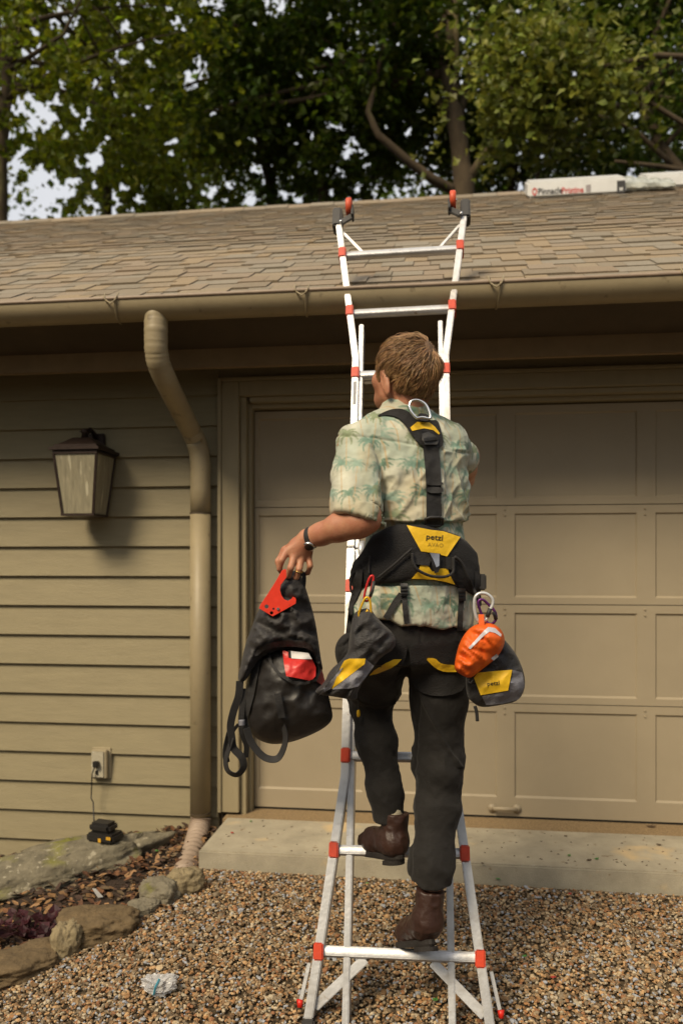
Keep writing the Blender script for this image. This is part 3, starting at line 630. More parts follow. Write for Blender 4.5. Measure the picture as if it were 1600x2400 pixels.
q = MB(); q.box(cf, -.066, .052, -.042, .042, .0425, .088); q.build('battery_pack', M_blk, chg, bevel=.014)
M_yel = mat('yellow_trim', (.62, .34, .03), .5, bump=0); M_wht = mat('white_print', (.6, .6, .57), .6, bump=0)
q = MB(); q.box(cf, .045, .07, -.0525, -.0505, .022, .036); q.box(cf, .0, .016, -.0525, -.0505, .006, .024); q.build('trim_strip', M_yel, chg)
cd = [hx(ou0 + .030, .172, oz1 - .085), hx(ou0 + .018, .178, oz1 - .12), hx(ou0 + .012, .175, oz1 - .25), P(219, 1880, .20), P(221, 1930, .27), cf(-.055, .03, .085)]
sp = []
for i in range(len(cd) - 1): sp += [cd[i].lerp(cd[i + 1], j / 4) for j in range(4)]
sp.append(cd[-1]); q = MB(); q.tube(sp, .0035, 6); tag(q.build('power_cord', M_blk, smooth=True), 'thin black cord hanging from the outlet box down to the charger', 'cord')
q = MB(); lp = [cf(-.06, -.03, .010)]
for px, py, wv in ((195, 1998, .40), (150, 1993, .44), (120, 1985, .42), (140, 1978, .36), (170, 1972, .30), (200, 1966, .24), (160, 1990, .5), (110, 2005, .52), (75, 2020, .52)): lp.append(P(px, py, wv))
lp2 = []
for i in range(len(lp) - 1): lp2 += [lp[i].lerp(lp[i + 1], j / 3) + Vector((0, 0, .008)) for j in range(3)]
q.tube(lp2 + [lp[-1]], .003, 6); q.build('charger_lead', M_blk, chg, smooth=True)

# ---------------- boulder, edging stones, bed
for px, py, D, r, yw, sd, mi, lab in (
    (232, 2168, 2.98, (.150, .10, .062), .25, 5, 1, 'flat dark brown edging stone behind the round tan one'), (158, 2205, 2.84, (.054, .05, .075), .3, 6, 0, 'small rounded tan stone standing at the gravel edge'),
    (373, 2092, 3.24, (.078, .065, .055), -.2, 8, 2, 'grey brown lumpy stone in the middle of the edging row'), (334, 2128, 3.10, (.065, .05, .032), .3, 9, 2, 'low flat greenish stone left of the lumpy one'),
    (432, 2070, 3.38, (.078, .05, .060), .45, 10, 0, 'pale tan upright stone at the corner of the concrete slab'), (40, 2262, 2.72, (.18, .10, .05), .55, 12, 1, 'broad flat brown stone at the bottom left corner'),
    (-90, 2200, 2.9, (.14, .09, .07), .2, 14, 1, None), (292, 2128, 3.1, (.05, .04, .02), .2, 15, 1, None)):
    if lab is None and px > 0: continue
    rock('edging_stone', atg(px, py + r[2] * F / D * .55) + Vector((0, 0, r[2] * .55)), r, yw, sd, M_rock[mi], lab or 'brown edging stone beyond the left end of the row', group='edging stones round the planting bed')
M_soil = mat('bark_mulch', (0.045, 0.028, 0.018), 1.0, var=0.5, scale=40, bump=1.0, bscale=90, coords='World')
def bedz(x, y):
    e = min((y - (3.02 + 0.30 * (x + 1.2))) * 3, (-.66 - x) * 3, 1); e = max(0, e); return gz(x, y) - 0.02 + 0.040 * min(e, 1) ** .6 * (1 if y < 3.8 else .6) + 0.012 * math.sin(x * 17) * math.sin(y * 13)
g = MB(); nx, ny = 46, 30; X0, X1, Y0, Y1 = -3.6, -.60, 2.6, 4.32
g.add([(X0 + (X1 - X0) * i / nx, Y0 + (Y1 - Y0) * j / ny, bedz(X0 + (X1 - X0) * i / nx, Y0 + (Y1 - Y0) * j / ny)) for j in range(ny + 1) for i in range(nx + 1)], [(j * (nx + 1) + i, j * (nx + 1) + i + 1, (j + 1) * (nx + 1) + i + 1, (j + 1) * (nx + 1) + i) for j in range(ny) for i in range(nx)])
tag(g.build('planting_bed', M_soil, smooth=True), kind='structure')
def inbed(X, Y): return (Y > 3.05 + 0.30 * (X + 1.2)) & (X < -.64) & (Y < 4.2 - .127 * X - .12)
PM = [(0.10, 0.045, 0.022), (0.16, 0.07, 0.03), (0.055, 0.03, 0.02), (0.22, 0.12, 0.05), (0.075, 0.045, 0.03), (0.13, 0.09, 0.05), (0.30, 0.17, 0.08), (0.035, 0.022, 0.015)]
M_leafl = mat('dead_leaves', (.1, .05, .03), .8, ramp=PM, var=.3, scale=120, bump=0, coords='World')
def litter(n, area, lo, hi, seed, zf, keep, m, name, curl=.35, z=0.004):
    r = np.random.default_rng(seed); X = r.uniform(area[0], area[1], n); Y = r.uniform(area[2], area[3], n); k = keep(X, Y); X, Y = X[k], Y[k]; n = len(X)
    L_ = r.uniform(lo, hi, n); W_ = L_ * r.uniform(.35, .75, n); A = r.uniform(0, 6.28, n); T1 = r.normal(0, curl, n); T2 = r.normal(0, curl, n)
    q = np.array([[-1, 0, 0], [-.3, -1, .25], [.5, -.7, .2], [1, 0, .1], [.5, .7, .25], [-.3, 1, .2]]) * .5
    V = np.stack([q[None, :, 0] * L_[:, None], q[None, :, 1] * W_[:, None], q[None, :, 2] * W_[:, None]], -1)
    V[..., 2] += V[..., 0] * np.sin(T1)[:, None] + V[..., 1] * np.sin(T2)[:, None]
    c, s_ = np.cos(A)[:, None], np.sin(A)[:, None]; x, y = V[..., 0] * c - V[..., 1] * s_, V[..., 0] * s_ + V[..., 1] * c
    Z = np.array([zf(a, b_) for a, b_ in zip(X, Y)]) + L_ * .2 + z + r.uniform(0, .012, n)
    V = np.stack([x + X[:, None], y + Y[:, None], V[..., 2] + Z[:, None]], -1).reshape(-1, 3)
    Fs = (np.array([[0, 1, 2], [0, 2, 3], [0, 3, 4], [0, 4, 5]])[None] + (np.arange(n) * 6)[:, None, None]).reshape(-1, 3)
    return tag(npmesh(name, V, Fs, m, smooth=False), kind='stuff')
litter(8000, (-3.4, -.62, 2.7, 4.3), .012, .05, 4, bedz, inbed, M_leafl, 'leaf_litter')
V3, F3 = stones(1100, (-3, -.62, ), (3.1, 4.3), .006, .02, bedz, 21, lambda X, Y: inbed(X, Y) & (X > -1.15 - .0 * Y), flat=.6, lift=.006)
npmesh('bed_pebbles', V3, F3, M_leafl, smooth=False, kind='stuff')
# wine-red leaved plant
pl_c = atg(75, 2185, .03)
pln = thing('coral_bells', 'low wine red leafy plant in the mulch beside the tan stone', 'plant', pl_c)
M_wine = mat('wine_leaves', (0.050, 0.009, 0.014), .55, island=.6, var=.4, scale=40, bump=.1, transl=.25, coords='World'); q = MB(); q2 = MB(); r_ = random.Random(4)
for k in range(75):
    a = r_.uniform(0, 6.28); rad = r_.uniform(.02, .24); c = pl_c + Vector((math.cos(a) * rad * 1.1, math.sin(a) * rad * .45, r_.uniform(.0, .055))); sz = r_.uniform(.014, .03); n_ = Vector((r_.uniform(-.6, .6), r_.uniform(-1, .1), 1)).normalized(); t1 = n_.orthogonal().normalized(); t2 = n_.cross(t1); ph = r_.uniform(0, 6)
    q.add([c - n_ * sz * .25] + [c + t1 * sz * math.cos(ph + j * .7854) * (1 if j % 2 else .72) + t2 * sz * math.sin(ph + j * .7854) * (1 if j % 2 else .72) for j in range(8)], [(0, 1 + j, 1 + (j + 1) % 8) for j in range(8)])
    q2.tube([pl_c + Vector((0, 0, -.03)), pl_c.lerp(c, .6) + Vector((0, 0, .01)), c], .0016, 4)
q.build('leaves', M_wine, pln, kind='stuff'); q2.build('stalks', M_wine, pln)
# crumpled clear wrapper on the gravel, a white scrap in the bed, fallen leaves
M_film = mat('clear_film', (0.62, 0.62, 0.63), .18, var=.3, scale=40, bump=.3, alpha=.62, spec=.7, coords='World'); M_blue = mat('blue_band', (.10, .42, .55), .4, bump=0)
c = atg(375, 2310, .022)
bm = bmesh.new(); bmesh.ops.create_icosphere(bm, subdivisions=4, radius=1); V = np.array([v.co[:] for v in bm.verts]); Fq = np.array([[v.index for v in f.verts] for f in bm.faces]); bm.free()
V = V * (1 + .35 * (1 - 2 * np.abs(fbm(V * 2.2 + 5, 31, 3)))[:, None]) * np.array((.052, .03, .027)); V[:, 2] += np.abs(V[:, 0]) * .2; V = V + np.array(c)
wr = thing('plastic_wrapper', 'crumpled clear plastic wrapper with a blue band lying on the gravel', 'wrapper', c); npmesh('film', V, Fq, M_film, wr, smooth=False)
q = MB(); q.tube([c + Vector((-.012, -.034, -.012)), c + Vector((-.006, -.036, .014)), c + Vector((.004, -.022, .034))], .005, 5, flat=.3); q.build('band', M_blue, wr)
c = atg(230, 2093, .05); q = MB(); q.add([c + Vector((-.025, 0, .02)), c + Vector((-.005, -.012, .024)), c + Vector((.026, -.01, -.012)), c + Vector((0, .012, -.014)), c + Vector((0, 0, -.02))], [(0, 1, 3), (1, 2, 3), (0, 3, 4), (2, 4, 3), (0, 4, 1), (1, 4, 2)])
tag(q.build('paper_scrap', mat('white_scrap', (.62, .62, .62), .7, bump=0)), 'small white scrap lying in the brown leaves of the bed', 'scrap')
M_lg = mat('fresh_leaf_green', (.055, .20, .03), .5, bump=0, island=.4, coords='World'); M_lr = mat('fallen_leaf_red', (.38, .035, .02), .5, bump=0, island=.4, coords='World'); M_lb = mat('fallen_leaf_brown', (.09, .055, .03), .8, bump=0, island=.4, coords='World')
def leaf(px, py, plane, m, lab, s=.016):
    if plane == 'slab': D = (H - SLT) * F / (py - HZ); z = SLT + .003
    elif plane == 'strip': D = (H - SLT + .01) * F / (py - HZ); z = SLT - .006
    else:
        c_ = atg(px, py, .014); D = c_.y; z = c_.z + .002
    c = at(px, py, D); c.z = z; a = random.uniform(0, 6); q = MB()
    q.add([c + Vector((math.cos(a + t) * s * k, math.sin(a + t) * s * k * .8, h)) for t, k, h in ((0, 1, .004), (.7, .55, .001), (1.57, .6, .003), (2.4, .5, .0), (3.14, .9, .005), (3.9, .5, .001), (4.7, .6, .004), (5.5, .5, .001))] + [c + Vector((0, 0, .006))], [(8, j, (j + 1) % 8) for j in range(8)])
    return tag(q.build('fallen_leaf', m), lab, 'leaf', 'fallen leaves on the slab and gravel')
leaf(544, 1954, 'slab', M_lr, 'red scrap of leaf near the left end of the slab', .014); leaf(588, 1927, 'slab', M_lg, 'yellow green leaf at the back left of the slab', .012)
leaf(1333, 2007, 'slab', M_lg, 'dark green leaf on the slab left of a twig', .014); leaf(1397, 2015, 'slab', M_lg, 'bright green leaf on the slab right of a twig', .014); leaf(1379, 2018, 'slab', M_lb, 'brown twig bit between two green leaves on the slab', .016)
leaf(1325, 1962, 'slab', M_lb, 'small brown crumb in the middle of the slab', .010); leaf(1130, 2026, 'slab', M_lb, 'dark crumb on the slab right of the ladder', .012); leaf(1543, 1982, 'slab', M_lb, 'brown leaf crumb towards the right end of the slab', .017)
leaf(1525, 1939, 'strip', M_lb, 'dark brown leaf under the garage door at right', .03); leaf(1335, 2097, 'g', M_lr, 'red leaf on the gravel below the slab', .014); leaf(1295, 2293, 'g', M_lr, 'red leaf on the gravel right of the ladder foot', .014)
leaf(1020, 2345, 'g', M_lg, 'bright green leaf on the gravel under the lowest rung', .017); leaf(1228, 2243, 'g', M_lg, 'pale green leaf on the gravel right of the ladder', .014); leaf(1166, 2062, 'g', M_lg, 'small green leaf at the slab edge right of the ladder', .012)
leaf(368, 2013, 'g', M_lg, 'green leaf beside the drain hose', .016).location.z += .035; leaf(860, 2072, 'g', M_lg, 'green leaf on the gravel between the ladder rails', .012)
rs = np.random.default_rng(9); q = MB()
for k in range(210):
    u_ = rs.uniform(-.5, 3.5); wv = rs.uniform(.22, .64); s = rs.uniform(.002, .006); c = hx(u_, wv, SLT + .001); a = rs.uniform(0, 6); q.add([c + Vector((math.cos(a + t) * s * k2, math.sin(a + t) * s * k2, h)) for t, k2, h in ((0, 1.6, .0), (1.6, .6, 0), (3.1, 1.5, 0), (4.6, .7, 0))] + [c + Vector((0, 0, .003))], [(4, 0, 1), (4, 1, 2), (4, 2, 3), (4, 3, 0)])
tag(q.build('slab_crumbs', M_lb), kind='stuff')

# ---------------- shingle bundles by the ridge
def hproof(px, py):
    d = Vector(((px - 800) / F, 1, (HZ - py) / F)); o = Vector((0, 0, H)); p0_ = rf(0, 0, 0); t = (p0_ - o).dot(NRM) / d.dot(NRM); p = o + d * t; return (p - W0).dot(U), (p - p0_).dot(UPS)
M_wrap = mat('white_wrap', (0.60, 0.60, 0.585), .35, var=.12, scale=9, bump=.3, bscale=14, coords='World'); M_txk = mat('print_black', (.03, .028, .028), .6, bump=0); M_txr = mat('print_red', (.50, .06, .05), .6, bump=0); M_film2 = mat('loose_film', (.50, .52, .47), .25, var=.3, scale=25, bump=.5, bscale=22, alpha=.75, coords='World')
ub, db = hproof(1236, 470); ue, _ = hproof(1500, 470)
def bf(a, b_, c_): return hx(ub, EW, EZ) + UPS * db + U * a + UPS * b_ + Vector((0, 0, 1)) * c_ + NRM * .016
BL = ue - ub
bun = thing('shingle_bundle', 'white wrapped shingle bundle printed Pinnacle Pristine near the roof ridge', 'shingle bundle', bf(BL / 2, .1, 0))
q = MB(); q.box(bf, 0, BL, 0, .32, 0, .135); q.build('wrapped_pack', M_wrap, bun, bevel=.018)
pil_ = MB(); nn_ = 12
VV = []
for i in range(nn_ + 1):
    for j in range(9):
        t = i / nn_; a = 2 * math.pi * j / 9; hh = .066 * (1 - .45 * t) * (1 + .25 * math.sin(i * 2.1 + j * 1.3)); VV.append(bf(BL - .03 + .42 * t, .16 + .16 * math.cos(a) * (1 + .06 * math.sin(i + 2 * j)), .066 * (1 - .3 * t) + hh * math.sin(a)))
pil_.add(VV, [(i * 9 + j, i * 9 + (j + 1) % 9, (i + 1) * 9 + (j + 1) % 9, (i + 1) * 9 + j) for i in range(nn_) for j in range(9)] + [tuple(range(8, -1, -1)), tuple(range(nn_ * 9, nn_ * 9 + 9))]); pil_.build('loose_plastic_end', M_film2, bun)
fcm = lambda px, py: bf((px - 1236) / (1500 - 1236) * BL, -.0035, .135 * (470 - py) / 37)
text_on('Pinnacle', 'lettering', [], M_txk, bun, 1296, 456, 15, fn=fcm, bold=.02); text_on('Pristine', 'lettering', [], M_txr, bun, 1356, 457, 14.5, fn=fcm, bold=.02)
q = MB(); q.add([fcm(1254 + 7 * math.cos(a), 455 + 9 * math.sin(a)) for a in [k * math.pi / 6 for k in range(12)]] + [fcm(1254 + 4 * math.cos(a), 455 + 5 * math.sin(a)) for a in [k * math.pi / 6 for k in range(12)]], [(k, (k + 1) % 12, 12 + (k + 1) % 12, 12 + k) for k in range(12)]); q.build('logo', M_txr, bun)
q = MB(); q.add([fcm(a, b_) for a, b_ in ((1474, 441), (1496, 441), (1496, 469), (1474, 469))], [(0, 1, 2, 3)]); q.build('logo', M_txk, bun); text_on('M', 'lettering', [], M_wrap, bun, 1485, 461, 9, fn=lambda x, y: fcm(x, y) - UPS * .002, bold=.03)
q = MB(); q.add([fcm(a, b_) for a, b_ in ((1392, 447), (1405, 446), (1404, 463), (1392, 462))], [(0, 1, 2, 3)]); q.build('logo', mat('print_grey', (.30, .27, .27), .6, bump=0), bun)
b2 = thing('shingle_bundle', 'second white wrapped bundle further right along the ridge, cut by the frame', 'shingle bundle', bf(BL + .9, .5, 0))
q = MB(); q.box(bf, BL + .22, BL + 1.35, .34, .66, .0, .11); q.build('wrapped_pack', M_wrap, b2, bevel=.018)

# ================================================================ TREES
M_bark = mat('tree_bark', (0.085, 0.060, 0.033), 0.95, var=0.5, scale=7, bump=0.8, bscale=18, stretch=(1, 1, .3), coords='World', spots=[((0.13, 0.11, 0.045), 2.5, .56)])
def leafmat(n, c, tl=.35): return mat(n, c, .5, island=.55, hue=.025, var=.25, scale=1.2, bump=0, transl=tl, coords='World', spec=.3)
M_lv = [leafmat('deep_green_leaves', (0.078, 0.118, 0.009), .5), leafmat('mid_green_leaves', (0.145, 0.175, 0.008), .55), leafmat('light_maple_leaves', (0.175, 0.195, 0.025), .35)]
GAPS = [(80, 470, 75), (110, 265, 40), (60, 240, 30), (25, 250, 26), (18, 320, 24), (70, 300, 22), (95, 420, 30), (150, 450, 30), (260, 455, 14), (340, 440, 12), (375, 90, 16), (395, 20, 14), (560, 60, 10), (200, 300, 12), (210, 470, 12), (585, 455, 12), (780, 455, 12), (795, 400, 18), (860, 390, 12), (770, 290, 14), (830, 300, 12), (905, 300, 8), (1215, 440, 14), (1300, 330, 7), (300, 215, 8), (265, 220, 10), (455, 190, 24), (140, 45, 40), (468, 160, 34), (425, 55, 26), (820, 345, 34), (800, 300, 16), (540, 430, 15), (600, 400, 16), (500, 15, 34), (640, 10, 30), (20, 400, 40), (230, 375, 20), (150, 205, 22), (330, 470, 16), (180, 425, 20), (400, 360, 12), (1500, 160, 10), (1475, 418, 22), (1370, 315, 9), (840, 440, 16), (1210, 395, 12), (770, 40, 12), (1240, 12, 10), (290, 60, 14), (1160, 440, 10), (695, 465, 12), (1010, 445, 8)]
def leaves(C, Rr, n, size, seed):
    r = np.random.default_rng(seed); k = r.integers(0, len(C), n); P = C[k] + r.normal(0, 1, (n, 3)) * Rr[k][:, None] * np.array([.55, .55, .38])
    P[:, 2] -= .0
    px = 800 + F * P[:, 0] / P[:, 1]; py = HZ - F * (P[:, 2] - H) / P[:, 1]; keep = np.ones(n, bool)
    nz2 = np.stack([px, py, px * 0], 1); wob = 1 + .45 * vnoise(nz2 / 26, 77) + .35 * vnoise(nz2 / 11, 78)
    lft = np.clip((700 - px) / 500, 0, 1) * np.clip((py + 50) / 150, 0, 1); keep &= (vnoise(nz2 / 13, 79) + .45 * vnoise(nz2 / 45, 80)) < (.80 - .38 * lft)
    keep &= ~((px > 1045) & (px < 1120) & (py > 235) & (py < 455) & (P[:, 1] < 12.9) & (r.random(n) < .9))
    for gx, gy, gr in GAPS: keep &= (np.hypot(px - gx, py - gy) > gr * wob * .95) | (r.random(n) < .10)
    P = P[keep]; n = len(P); L_ = size * r.uniform(.6, 1.25, n); nrm = r.normal(0, 1, (n, 3)) + np.array([0, -.25, .9]); nrm /= np.linalg.norm(nrm, axis=1)[:, None]
    a = np.cross(nrm, r.normal(0, 1, (n, 3))); a /= np.linalg.norm(a, axis=1)[:, None]; b_ = np.cross(nrm, a)
    q = np.array([[-.5, 0, 0], [-.1, -.42, .1], [.12, -.2, .04], [.5, 0, -.1], [.12, .2, .04], [-.1, .42, .1]])
    V = P[:, None] + (a[:, None] * q[None, :, :1] + b_[:, None] * q[None, :, 1:2] + nrm[:, None] * q[None, :, 2:]) * L_[:, None, None]
    Fs = (np.array([[0, 1, 2], [0, 2, 3], [0, 3, 4], [0, 4, 5]])[None] + (np.arange(n) * 6)[:, None, None]).reshape(-1, 3); return V.reshape(-1, 3), Fs
def tree(label, tpts, tr, crown_c, crown_r, ncl, nlv, size, mi, seed, limbs=(), nl=10, group='trees behind the garage'):
    r = np.random.default_rng(seed); base = tpts[0]; t = thing('maple_tree' if mi == 2 else 'broadleaf_tree', label, 'tree', base, group); q = MB()
    pts = []; n_ = len(tpts)
    for i in range(n_ - 1): pts += [tpts[i].lerp(tpts[i + 1], j / 4) + Vector((r.uniform(-.03, .03), r.uniform(-.03, .03), 0)) for j in range(4)]
    pts.append(tpts[-1]); rad = [tr * (1 - .72 * i / (len(pts) - 1)) * (1 + .05 * math.sin(i * 1.7)) for i in range(len(pts))]; q.tube(pts, rad, 12)
    C = []; R_ = []
    while len(C) < ncl:
        v = r.uniform(-1, 1, 3)
        if (v ** 2).sum() > 1: continue
        C.append(np.array(crown_c) + v * np.array(crown_r)); R_.append(r.uniform(.35, .8))
    C = np.array(C); R_ = np.array(R_)
    for lm in limbs:
        L0 = []; k = len(lm[0])
        for i in range(k - 1): L0 += [lm[0][i].lerp(lm[0][i + 1], j / 3) for j in range(3)]
        L0.append(lm[0][-1]); q.tube(L0, [lm[1] * (1 - .65 * i / (len(L0) - 1)) for i in range(len(L0))], 8)
    for k in range(nl):
        e = Vector(C[r.integers(0, ncl)]); s0 = pts[int(len(pts) * r.uniform(.35, .95))]; md = s0.lerp(e, .5) + Vector((r.uniform(-.3, .3), r.uniform(-.3, .3), r.uniform(-.1, .5)))
        cv = [s0 * (1 - u_) ** 2 + md * 2 * u_ * (1 - u_) + e * u_ * u_ for u_ in [j / 7 for j in range(8)]]; q.tube(cv, [.075 * tr / .17 * (1 - .85 * j / 7) for j in range(8)], 6)
        for h_ in range(3):
            s1 = cv[3 + h_]; e1 = s1 + Vector((r.uniform(-.7, .7), r.uniform(-.5, .5), r.uniform(-.2, .7))); q.tube([s1, s1.lerp(e1, .5) + Vector((0, 0, .06)), e1], [.02, .013, .005], 5)
    q.build('trunk', M_bark, t, smooth=True); V, Fs = leaves(C, R_, nlv, size, seed + 50); npmesh('crown', V, Fs, M_lv[mi], t, smooth=False, kind='stuff'); return t
def base(px, D): return Vector(((px - 800) / F * D, D, 0.0))
tree('tall dark tree with a thick trunk rising behind the ladder top', [base(1078, 13), at(1085, 440, 13), at(1078, 330, 13), at(1050, 200, 13), at(1015, 80, 13.2), at(1000, -150, 13.4)], .20, at(900, -20, 13.8), (4.6, 2.6, 2.9), 150, 38000, .145, 0, 1,
     limbs=[([at(1070, 450, 13), at(1010, 418, 12.8), at(950, 372, 12.7), at(885, 315, 12.6), at(862, 262, 12.6), at(882, 190, 12.7), at(900, 100, 12.8)], .085), ([at(1090, 430, 13), at(1130, 370, 12.8), at(1175, 310, 12.6), at(1250, 250, 12.5)], .08)], nl=14)
tree('slim tree at the left edge with light leaves and sky behind', [base(8, 11), at(4, 500, 11), at(4, 300, 11), at(14, 170, 11), at(-10, 40, 11), at(-30, -150, 11)], .105, at(130, 130, 11.6), (2.3, 1.8, 2.3), 75, 12500, .125, 1, 2, limbs=[([at(14, 170, 11), at(60, 140, 10.8), at(150, 80, 10.6), at(200, -20, 10.6)], .04), ([at(8, 240, 11), at(-60, 190, 11), at(-140, 60, 11)], .04)], nl=10)
tree('dark tree filling the upper right corner', [base(1590, 12.5), at(1590, 400, 12.5), at(1540, 330, 12.5), at(1500, 220, 12.6), at(1470, 60, 12.7), at(1440, -150, 12.8)], .11, at(1500, 30, 13.2), (3.3, 2.2, 2.6), 100, 19000, .14, 0, 3, limbs=[([at(1590, 400, 12.5), at(1480, 300, 12.3), at(1400, 270, 12.2)], .05), ([at(1640, 410, 12.4), at(1560, 392, 12.2), at(1440, 378, 12), ], .06)], nl=10)
tree('nearer maple with light green sprays right of the big trunk', [base(1900, 10), at(1900, 500, 10), at(1850, 250, 10), at(1800, 0, 10)], .13, at(1275, 215, 9.9), (1.0, .7, .72), 34, 5200, .12, 2, 4, limbs=[([at(1850, 250, 10), at(1700, 140, 9.9), at(1540, 130, 9.8), at(1400, 160, 9.8), at(1280, 240, 9.8), at(1180, 200, 9.8)], .05)], nl=1)
tree('mid green tree left of centre behind the ridge', [base(640, 16), at(640, 450, 16), at(600, 300, 16), at(560, 100, 16), at(520, -100, 16)], .14, at(500, 150, 16.4), (4.0, 2.4, 3.0), 120, 25000, .15, 1, 5, nl=10)
tree('mid green tree behind the slim left one', [base(250, 18), at(250, 480, 18), at(270, 300, 18), at(240, 60, 18)], .15, at(240, 280, 18), (3.2, 2.2, 2.6), 75, 12000, .16, 1, 6, nl=8)
tree('dark tree low in the middle behind the thick limb', [base(760, 15), at(760, 450, 15), at(740, 300, 15.2), at(720, 120, 15.4)], .12, at(760, 330, 15.6), (2.6, 1.5, 1.5), 60, 9000, .14, 0, 8, nl=8)
tree('dark tree low at right with several slim stems', [base(1205, 15), at(1200, 430, 15), at(1195, 330, 15.2), at(1230, 150, 15.4)], .09, at(1330, 350, 15.8), (2.8, 1.5, 1.5), 60, 10000, .14, 0, 9, limbs=[([base(1255, 14), at(1258, 430, 14), at(1262, 340, 14), at(1290, 200, 14)], .05)], nl=8)
# far woodland, plus an unseen leaf ring added to block low sky light
r = np.random.default_rng(20); n = 420; px = r.uniform(-900, 2500, n); D = r.uniform(21, 34, n); py = np.where((px < 560) & (px > -100), r.uniform(150, 620, n), r.uniform(-420, 620, n))
C = np.stack([(px - 800) / F * D, D, H + (HZ - py) / F * D], 1); V, Fs = leaves(C, np.full(n, 1.5), 52000, .27, 99)
n2 = 520; an = r.uniform(math.radians(35), math.radians(325), n2); dd = r.uniform(15, 24, n2); C2 = np.stack([np.sin(an) * dd, np.cos(an) * dd, r.uniform(.3, 10.5, n2)], 1)
g2 = GAPS; GAPS = []; V2_, F2_ = leaves(C2, np.full(n2, 1.9), 42000, .5, 98); GAPS = g2; F2_ = F2_ + len(V); V = np.concatenate([V, V2_]); Fs = np.concatenate([Fs, F2_]); tag(npmesh('woodland_and_sky_screen', V, Fs, M_lv[0], smooth=False), kind='stuff')
# ================================================================ THE LADDER
M_alu = mat('ladder_aluminium', (0.60, 0.60, 0.61), 0.38, metal=0.5, var=0.22, scale=12, bump=0.10, bscale=60, coords='World', spots=[((0.36, 0.30, 0.24), 34, 0.66), ((.42, .40, .38), 5, .60)])
M_red = mat('red_collar', (0.60, 0.055, 0.018), 0.45, var=0.25, scale=30, bump=0.05, coords='World'); M_rub = mat('dark_rubber', (0.035, 0.033, 0.032), 0.55, var=.3, scale=40, bump=.1, coords='World')
M_org = mat('orange_wheel', (0.62, 0.085, 0.03), .5, bump=0, var=.2); M_steel = mat('polished_steel', (.75, .74, .72), .22, metal=1, var=.1, bump=0)
M_stk = mat('sticker_grey', (.30, .30, .32), .5, var=.4, scale=140, bump=0, stretch=(1, 1, 3), coords='World')
RP = at(934, 2236, 2.51); RT = at(939, 593, 3.437); LU = (RT - RP).normalized(); SPL = (RT - RP).length / 9
LR = Vector((.9920, -.1130, .0355)); LR = (LR - LU * LR.dot(LU)).normalized(); LN = LR.cross(LU) * 1.0
if LN.y > 0: LN = -LN                             # towards the climber
def lad(a, s, n_): return RP + LR * a + LU * (s * SPL) + LN * n_
def hw_(s):                                       # half spread of the outer rails
    if s < 1.78: return .182 + (1.78 - s) * .0392
    if s > 7.22: return .182 + (s - 7.22) * .0392
    return .182
ladder = thing('ladder', 'tall aluminium multi position ladder with flared ends and red rung collars, leaning on the gutter', 'ladder', lad(0, -.55, 0))
def rail(side, ss, half, wd, d0, d1, name='rail', m=M_alu):
    q = MB(); n_ = len(ss); vs = []
    for s in ss:
        c_ = side * half(s)
        for a, b_ in ((-wd / 2, d0), (-wd / 2, d1), (wd / 2, d1), (wd / 2, d0)): vs.append(lad(c_ + a, s, b_))
    q.add(vs, [(i * 4 + j, i * 4 + (j + 1) % 4, (i + 1) * 4 + (j + 1) % 4, (i + 1) * 4 + j) for i in range(n_ - 1) for j in range(4)] + [(3, 2, 1, 0), tuple(range(n_ * 4 - 4, n_ * 4))]); return q.build(name, m, ladder, bevel=.003)
for sd_ in (-1, 1):
    rail(sd_, [-.62, 0, 1, 1.6, 1.78, 2.0, 3, 4.49], hw_, .029, -.030, .030); rail(sd_, [4.51, 6, 7, 7.22, 7.4, 8, 9, 9.55], hw_, .026, -.030, .030)
    rail(sd_, [-.86, 2, 4.49], lambda s: .163 - .0 * s, .022, -.052, .012, 'inner_rail'); rail(sd_, [4.51, 6, 7.80], lambda s: .163, .018, -.052, .012, 'inner_rail')
for k in range(10):
    h_ = hw_(k); q = MB(); pr = [(-.017, -.010), (-.017, .006), (-.011, .016), (.011, .016), (.017, .006), (.017, -.010), (.008, -.018), (-.008, -.018)]
    # rung section: wide tread, (along normal, along ladder)
    vs = [lad(a, k, n_) + LU * z for a in (-h_ + .014, h_ - .014) for n_, z in pr]; q.add(vs, [(j, (j + 1) % 8, 8 + (j + 1) % 8, 8 + j) for j in range(8)] + [tuple(range(7, -1, -1)), tuple(range(8, 16))]); q.build('rung', M_alu, ladder, bevel=.0015)
    for sd_ in (-1, 1):
        q = MB(); q.box(lambda a, b_, c_: lad(sd_ * h_ + a, k, b_) + LU * c_, -.0155, .0155, -.034, .034, -.026, .026); q.build('rung_collar', M_red, ladder, bevel=.004)
for k in range(1, 8):
    q = MB(); q.box(lambda a, b_, c_: lad(a, k, b_) + LU * c_, -.155, .155, -.050, -.020, -.012, .014); q.build('inner_rung', M_alu, ladder, bevel=.005)
